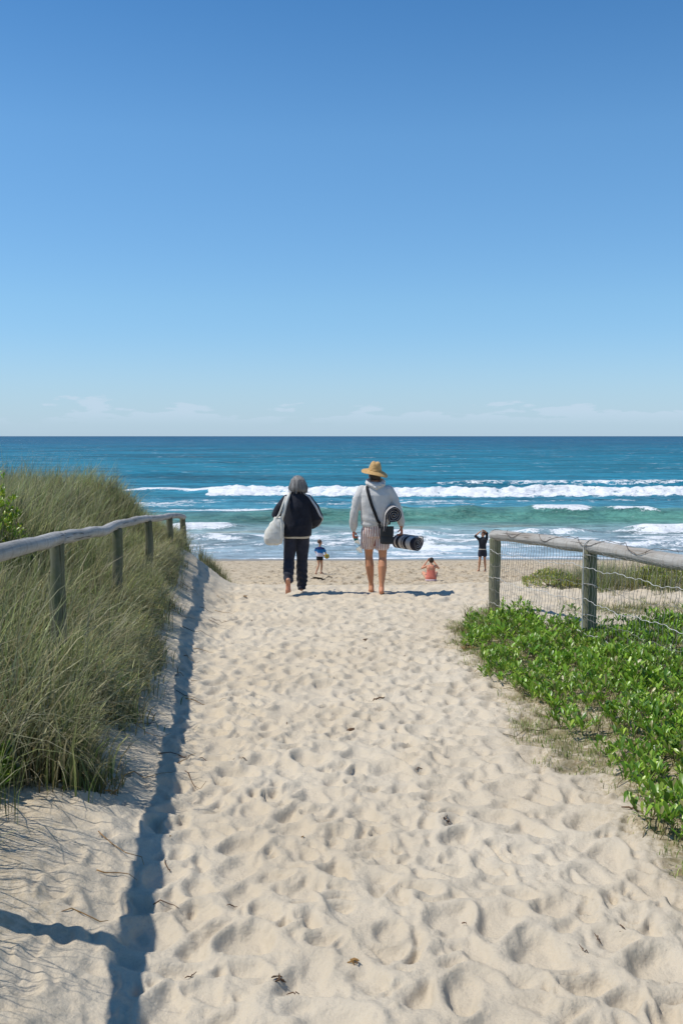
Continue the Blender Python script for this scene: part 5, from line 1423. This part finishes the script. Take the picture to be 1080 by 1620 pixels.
def teen():
    t = empty('person', (0, 0, 0)); tag(t, 'person in dark rash top and shorts with both hands on the head near the waterline', 'person')
    sc = 1.0
    hc = V3(.02, 0.0, 1.40); face = (-.75, -.6, .05)
    bm = bmesh.new()
    add_rings(bm, [(0, 0, .76, .115, .085), (0, 0, .86, .13, .09), (0, 0, 1.0, .12, .085), (.01, 0, 1.14, .15, .09), (.01, 0, 1.22, .15, .08), (.01, 0, 1.27, .08, .06)])
    add_limb(bm, [V3(.01, 0, 1.24), V3(.015, 0, 1.33)], [.045, .042]); add_head(bm, hc, face, .92)
    arms = ((V3(-.14, 0, 1.22), V3(-.29, -.08, 1.35), V3(-.09, -.05, 1.52)), (V3(.155, 0, 1.22), V3(.17, .06, 1.44), V3(.06, -.03, 1.55)))
    for s_, e_, w_ in arms: add_limb(bm, [s_, s_.lerp(e_, .5), e_, e_.lerp(w_, .4), w_], [.044, .038, .034, .032, .022])
    add_hand(bm, arms[0][2], (.8, .1, .1), (0, 0, -1), 1, .3, scale=.85); add_hand(bm, arms[1][2], (-.6, -.1, .25), (0, 0, -1), -1, .3, scale=.85)
    legs = ((V3(-.07, 0, .8), V3(-.10, -.03, .44), V3(-.125, .02, .07)), (V3(.07, 0, .8), V3(.09, .0, .44), V3(.125, .05, .07)))
    for h_, k_, a_ in legs: add_limb(bm, [h_, h_.lerp(k_, .5), k_, k_.lerp(a_, .3), a_], [.078, .066, .046, .050, .028])
    add_foot(bm, legs[0][2], (-.6, -.7, 0), (0, 0, -1), .88); add_foot(bm, legs[1][2], (-.4, -.8, 0), (0, 0, -1), .88)
    fuse('body', bm, .010, 2, M['skin'], t, skin_col(np.array([.50, .26, .15]))); eyes(t, hc, face, .92)
    bm = bmesh.new(); add_ball(bm, hc + V3(.02, .015, .03), .082, .085, .082); fuse('hair', bm, .009, 2, M['hair_brown'], t, None, lambda co: .004 * n3(co, 40, 40, 40))
    bm = bmesh.new(); add_rings(bm, [(0, 0, .84, .145, .105), (0, 0, .90, .142, .102), (0, 0, 1.02, .136, .10), (.01, 0, 1.14, .165, .105), (.01, 0, 1.22, .165, .095), (.01, 0, 1.275, .09, .07), (.01, 0, 1.30, .055, .05)])
    for s_, e_, w_ in arms: add_limb(bm, [s_, s_.lerp(e_, .5), e_, e_.lerp(w_, .12)], [.058, .052, .050, .046])
    fuse('rash_top', bm, .010, 3, m_cloth('charcoal_top', (.030, .034, .040)), t, None, lambda co: .006 * n3(co, 8, 8, 8))
    bm = bmesh.new(); add_rings(bm, [(0, 0, .825, .148, .108), (0, 0, .862, .150, .110)]); fuse('shirt_hem', bm, .009, 1, M['cream'], t)
    bm = bmesh.new(); add_rings(bm, [(0, 0, .72, .14, .10), (0, 0, .80, .147, .107), (0, 0, .85, .143, .104)]); add_limb(bm, [V3(-.075, 0, .76), V3(-.085, -.01, .62)], [.092, .090]); add_limb(bm, [V3(.075, 0, .76), V3(.085, 0, .62)], [.092, .090])
    fuse('shorts', bm, .009, 3, m_cloth('slate_shorts', (.028, .032, .050)), t)
    place(t, 5.29, 37.2)
teen()
def seated():
    t = empty('person', (0, 0, 0)); tag(t, 'person in coral swimsuit sitting on the beach with both hands raised to the face', 'person')
    hc = V3(.015, .10, .60); face = (-.15, 1, .1); s = .86
    bm = bmesh.new()
    add_rings(bm, [(0, .02, .04, .13, .10), (0, .02, .12, .15, .11), (0, .02, .20, .125, .09), (0, .03, .30, .115, .08), (0, .04, .40, .145, .085), (0, .05, .455, .12, .07), (0, .06, .48, .06, .05)])
    add_limb(bm, [V3(0, .05, .45), V3(.01, .08, .54)], [.040, .038]); add_head(bm, hc, face, s)
    arms = ((V3(-.135, .05, .44), V3(-.26, .10, .36), V3(-.10, .24, .58)), (V3(.135, .05, .44), V3(.24, .12, .37), V3(.10, .24, .57)))
    arms = ((arms[0][0], V3(-.27, .10, .37), V3(-.09, .22, .585)), arms[1])
    for a_, b_, c_ in arms: add_limb(bm, [a_, a_.lerp(b_, .5), b_, b_.lerp(c_, .4), c_], [.040, .036, .030, .029, .020])
    add_hand(bm, arms[0][2], (.5, .1, .6), (.6, -.6, 0), 1, .5, scale=.8); add_hand(bm, arms[1][2], (-.5, .1, .6), (-.6, -.6, 0), -1, .5, scale=.8)
    for sg in (-1, 1):
        add_limb(bm, [V3(.09 * sg, .06, .09), V3(.16 * sg, .30, .17), V3(.20 * sg, .40, .20), V3(.12 * sg, .50, .08), V3(.04 * sg, .58, .05)], [.085, .066, .050, .046, .028]); add_foot(bm, V3(.04 * sg, .58, .06), (-.5 * sg, .8, 0), (0, 0, -1), .85)
    fuse('body', bm, .009, 2, M['skin'], t, skin_col(np.array([.60, .29, .17]))); eyes(t, hc, face, s)
    bm = bmesh.new(); add_ball(bm, hc + V3(0, -.015, .02), .078, .085, .085); add_ball(bm, hc + V3(0, -.07, .075), .036, .036, .036); fuse('hair', bm, .008, 2, M['hair_dark'], t, None, lambda co: .003 * n3(co, 40, 40, 40))
    bm = bmesh.new(); add_rings(bm, [(0, .02, .035, .145, .115), (0, .02, .12, .160, .120), (0, .02, .20, .135, .10), (0, .03, .28, .125, .09), (0, .04, .34, .13, .088), (0, .04, .36, .11, .07)])
    for sg in (-1, 1): add_limb(bm, [V3(.09 * sg, -.028, .33), V3(.05 * sg, -.03, .42), V3(.07 * sg, .0, .475), V3(.07 * sg, .06, .475)], [.014, .013, .013, .013], 8)
    fuse('swimsuit', bm, .008, 2, m_cloth('coral_swimsuit', (.68, .20, .14), (.60, .17, .12)), t)
    bm = bmesh.new(); add_rings(bm, [(0, .0, .012, .17, .13), (0, .0, .05, .165, .125), (0, .0, .07, .13, .10)], p=2.2)
    fuse('wrap', bm, .009, 2, m_cloth('pale_wrap', (.55, .42, .42), (.45, .36, .38)), t, None, lambda co: .008 * n3(co, 16, 16, 16))
    place(t, 2.66, 29.4)
seated()
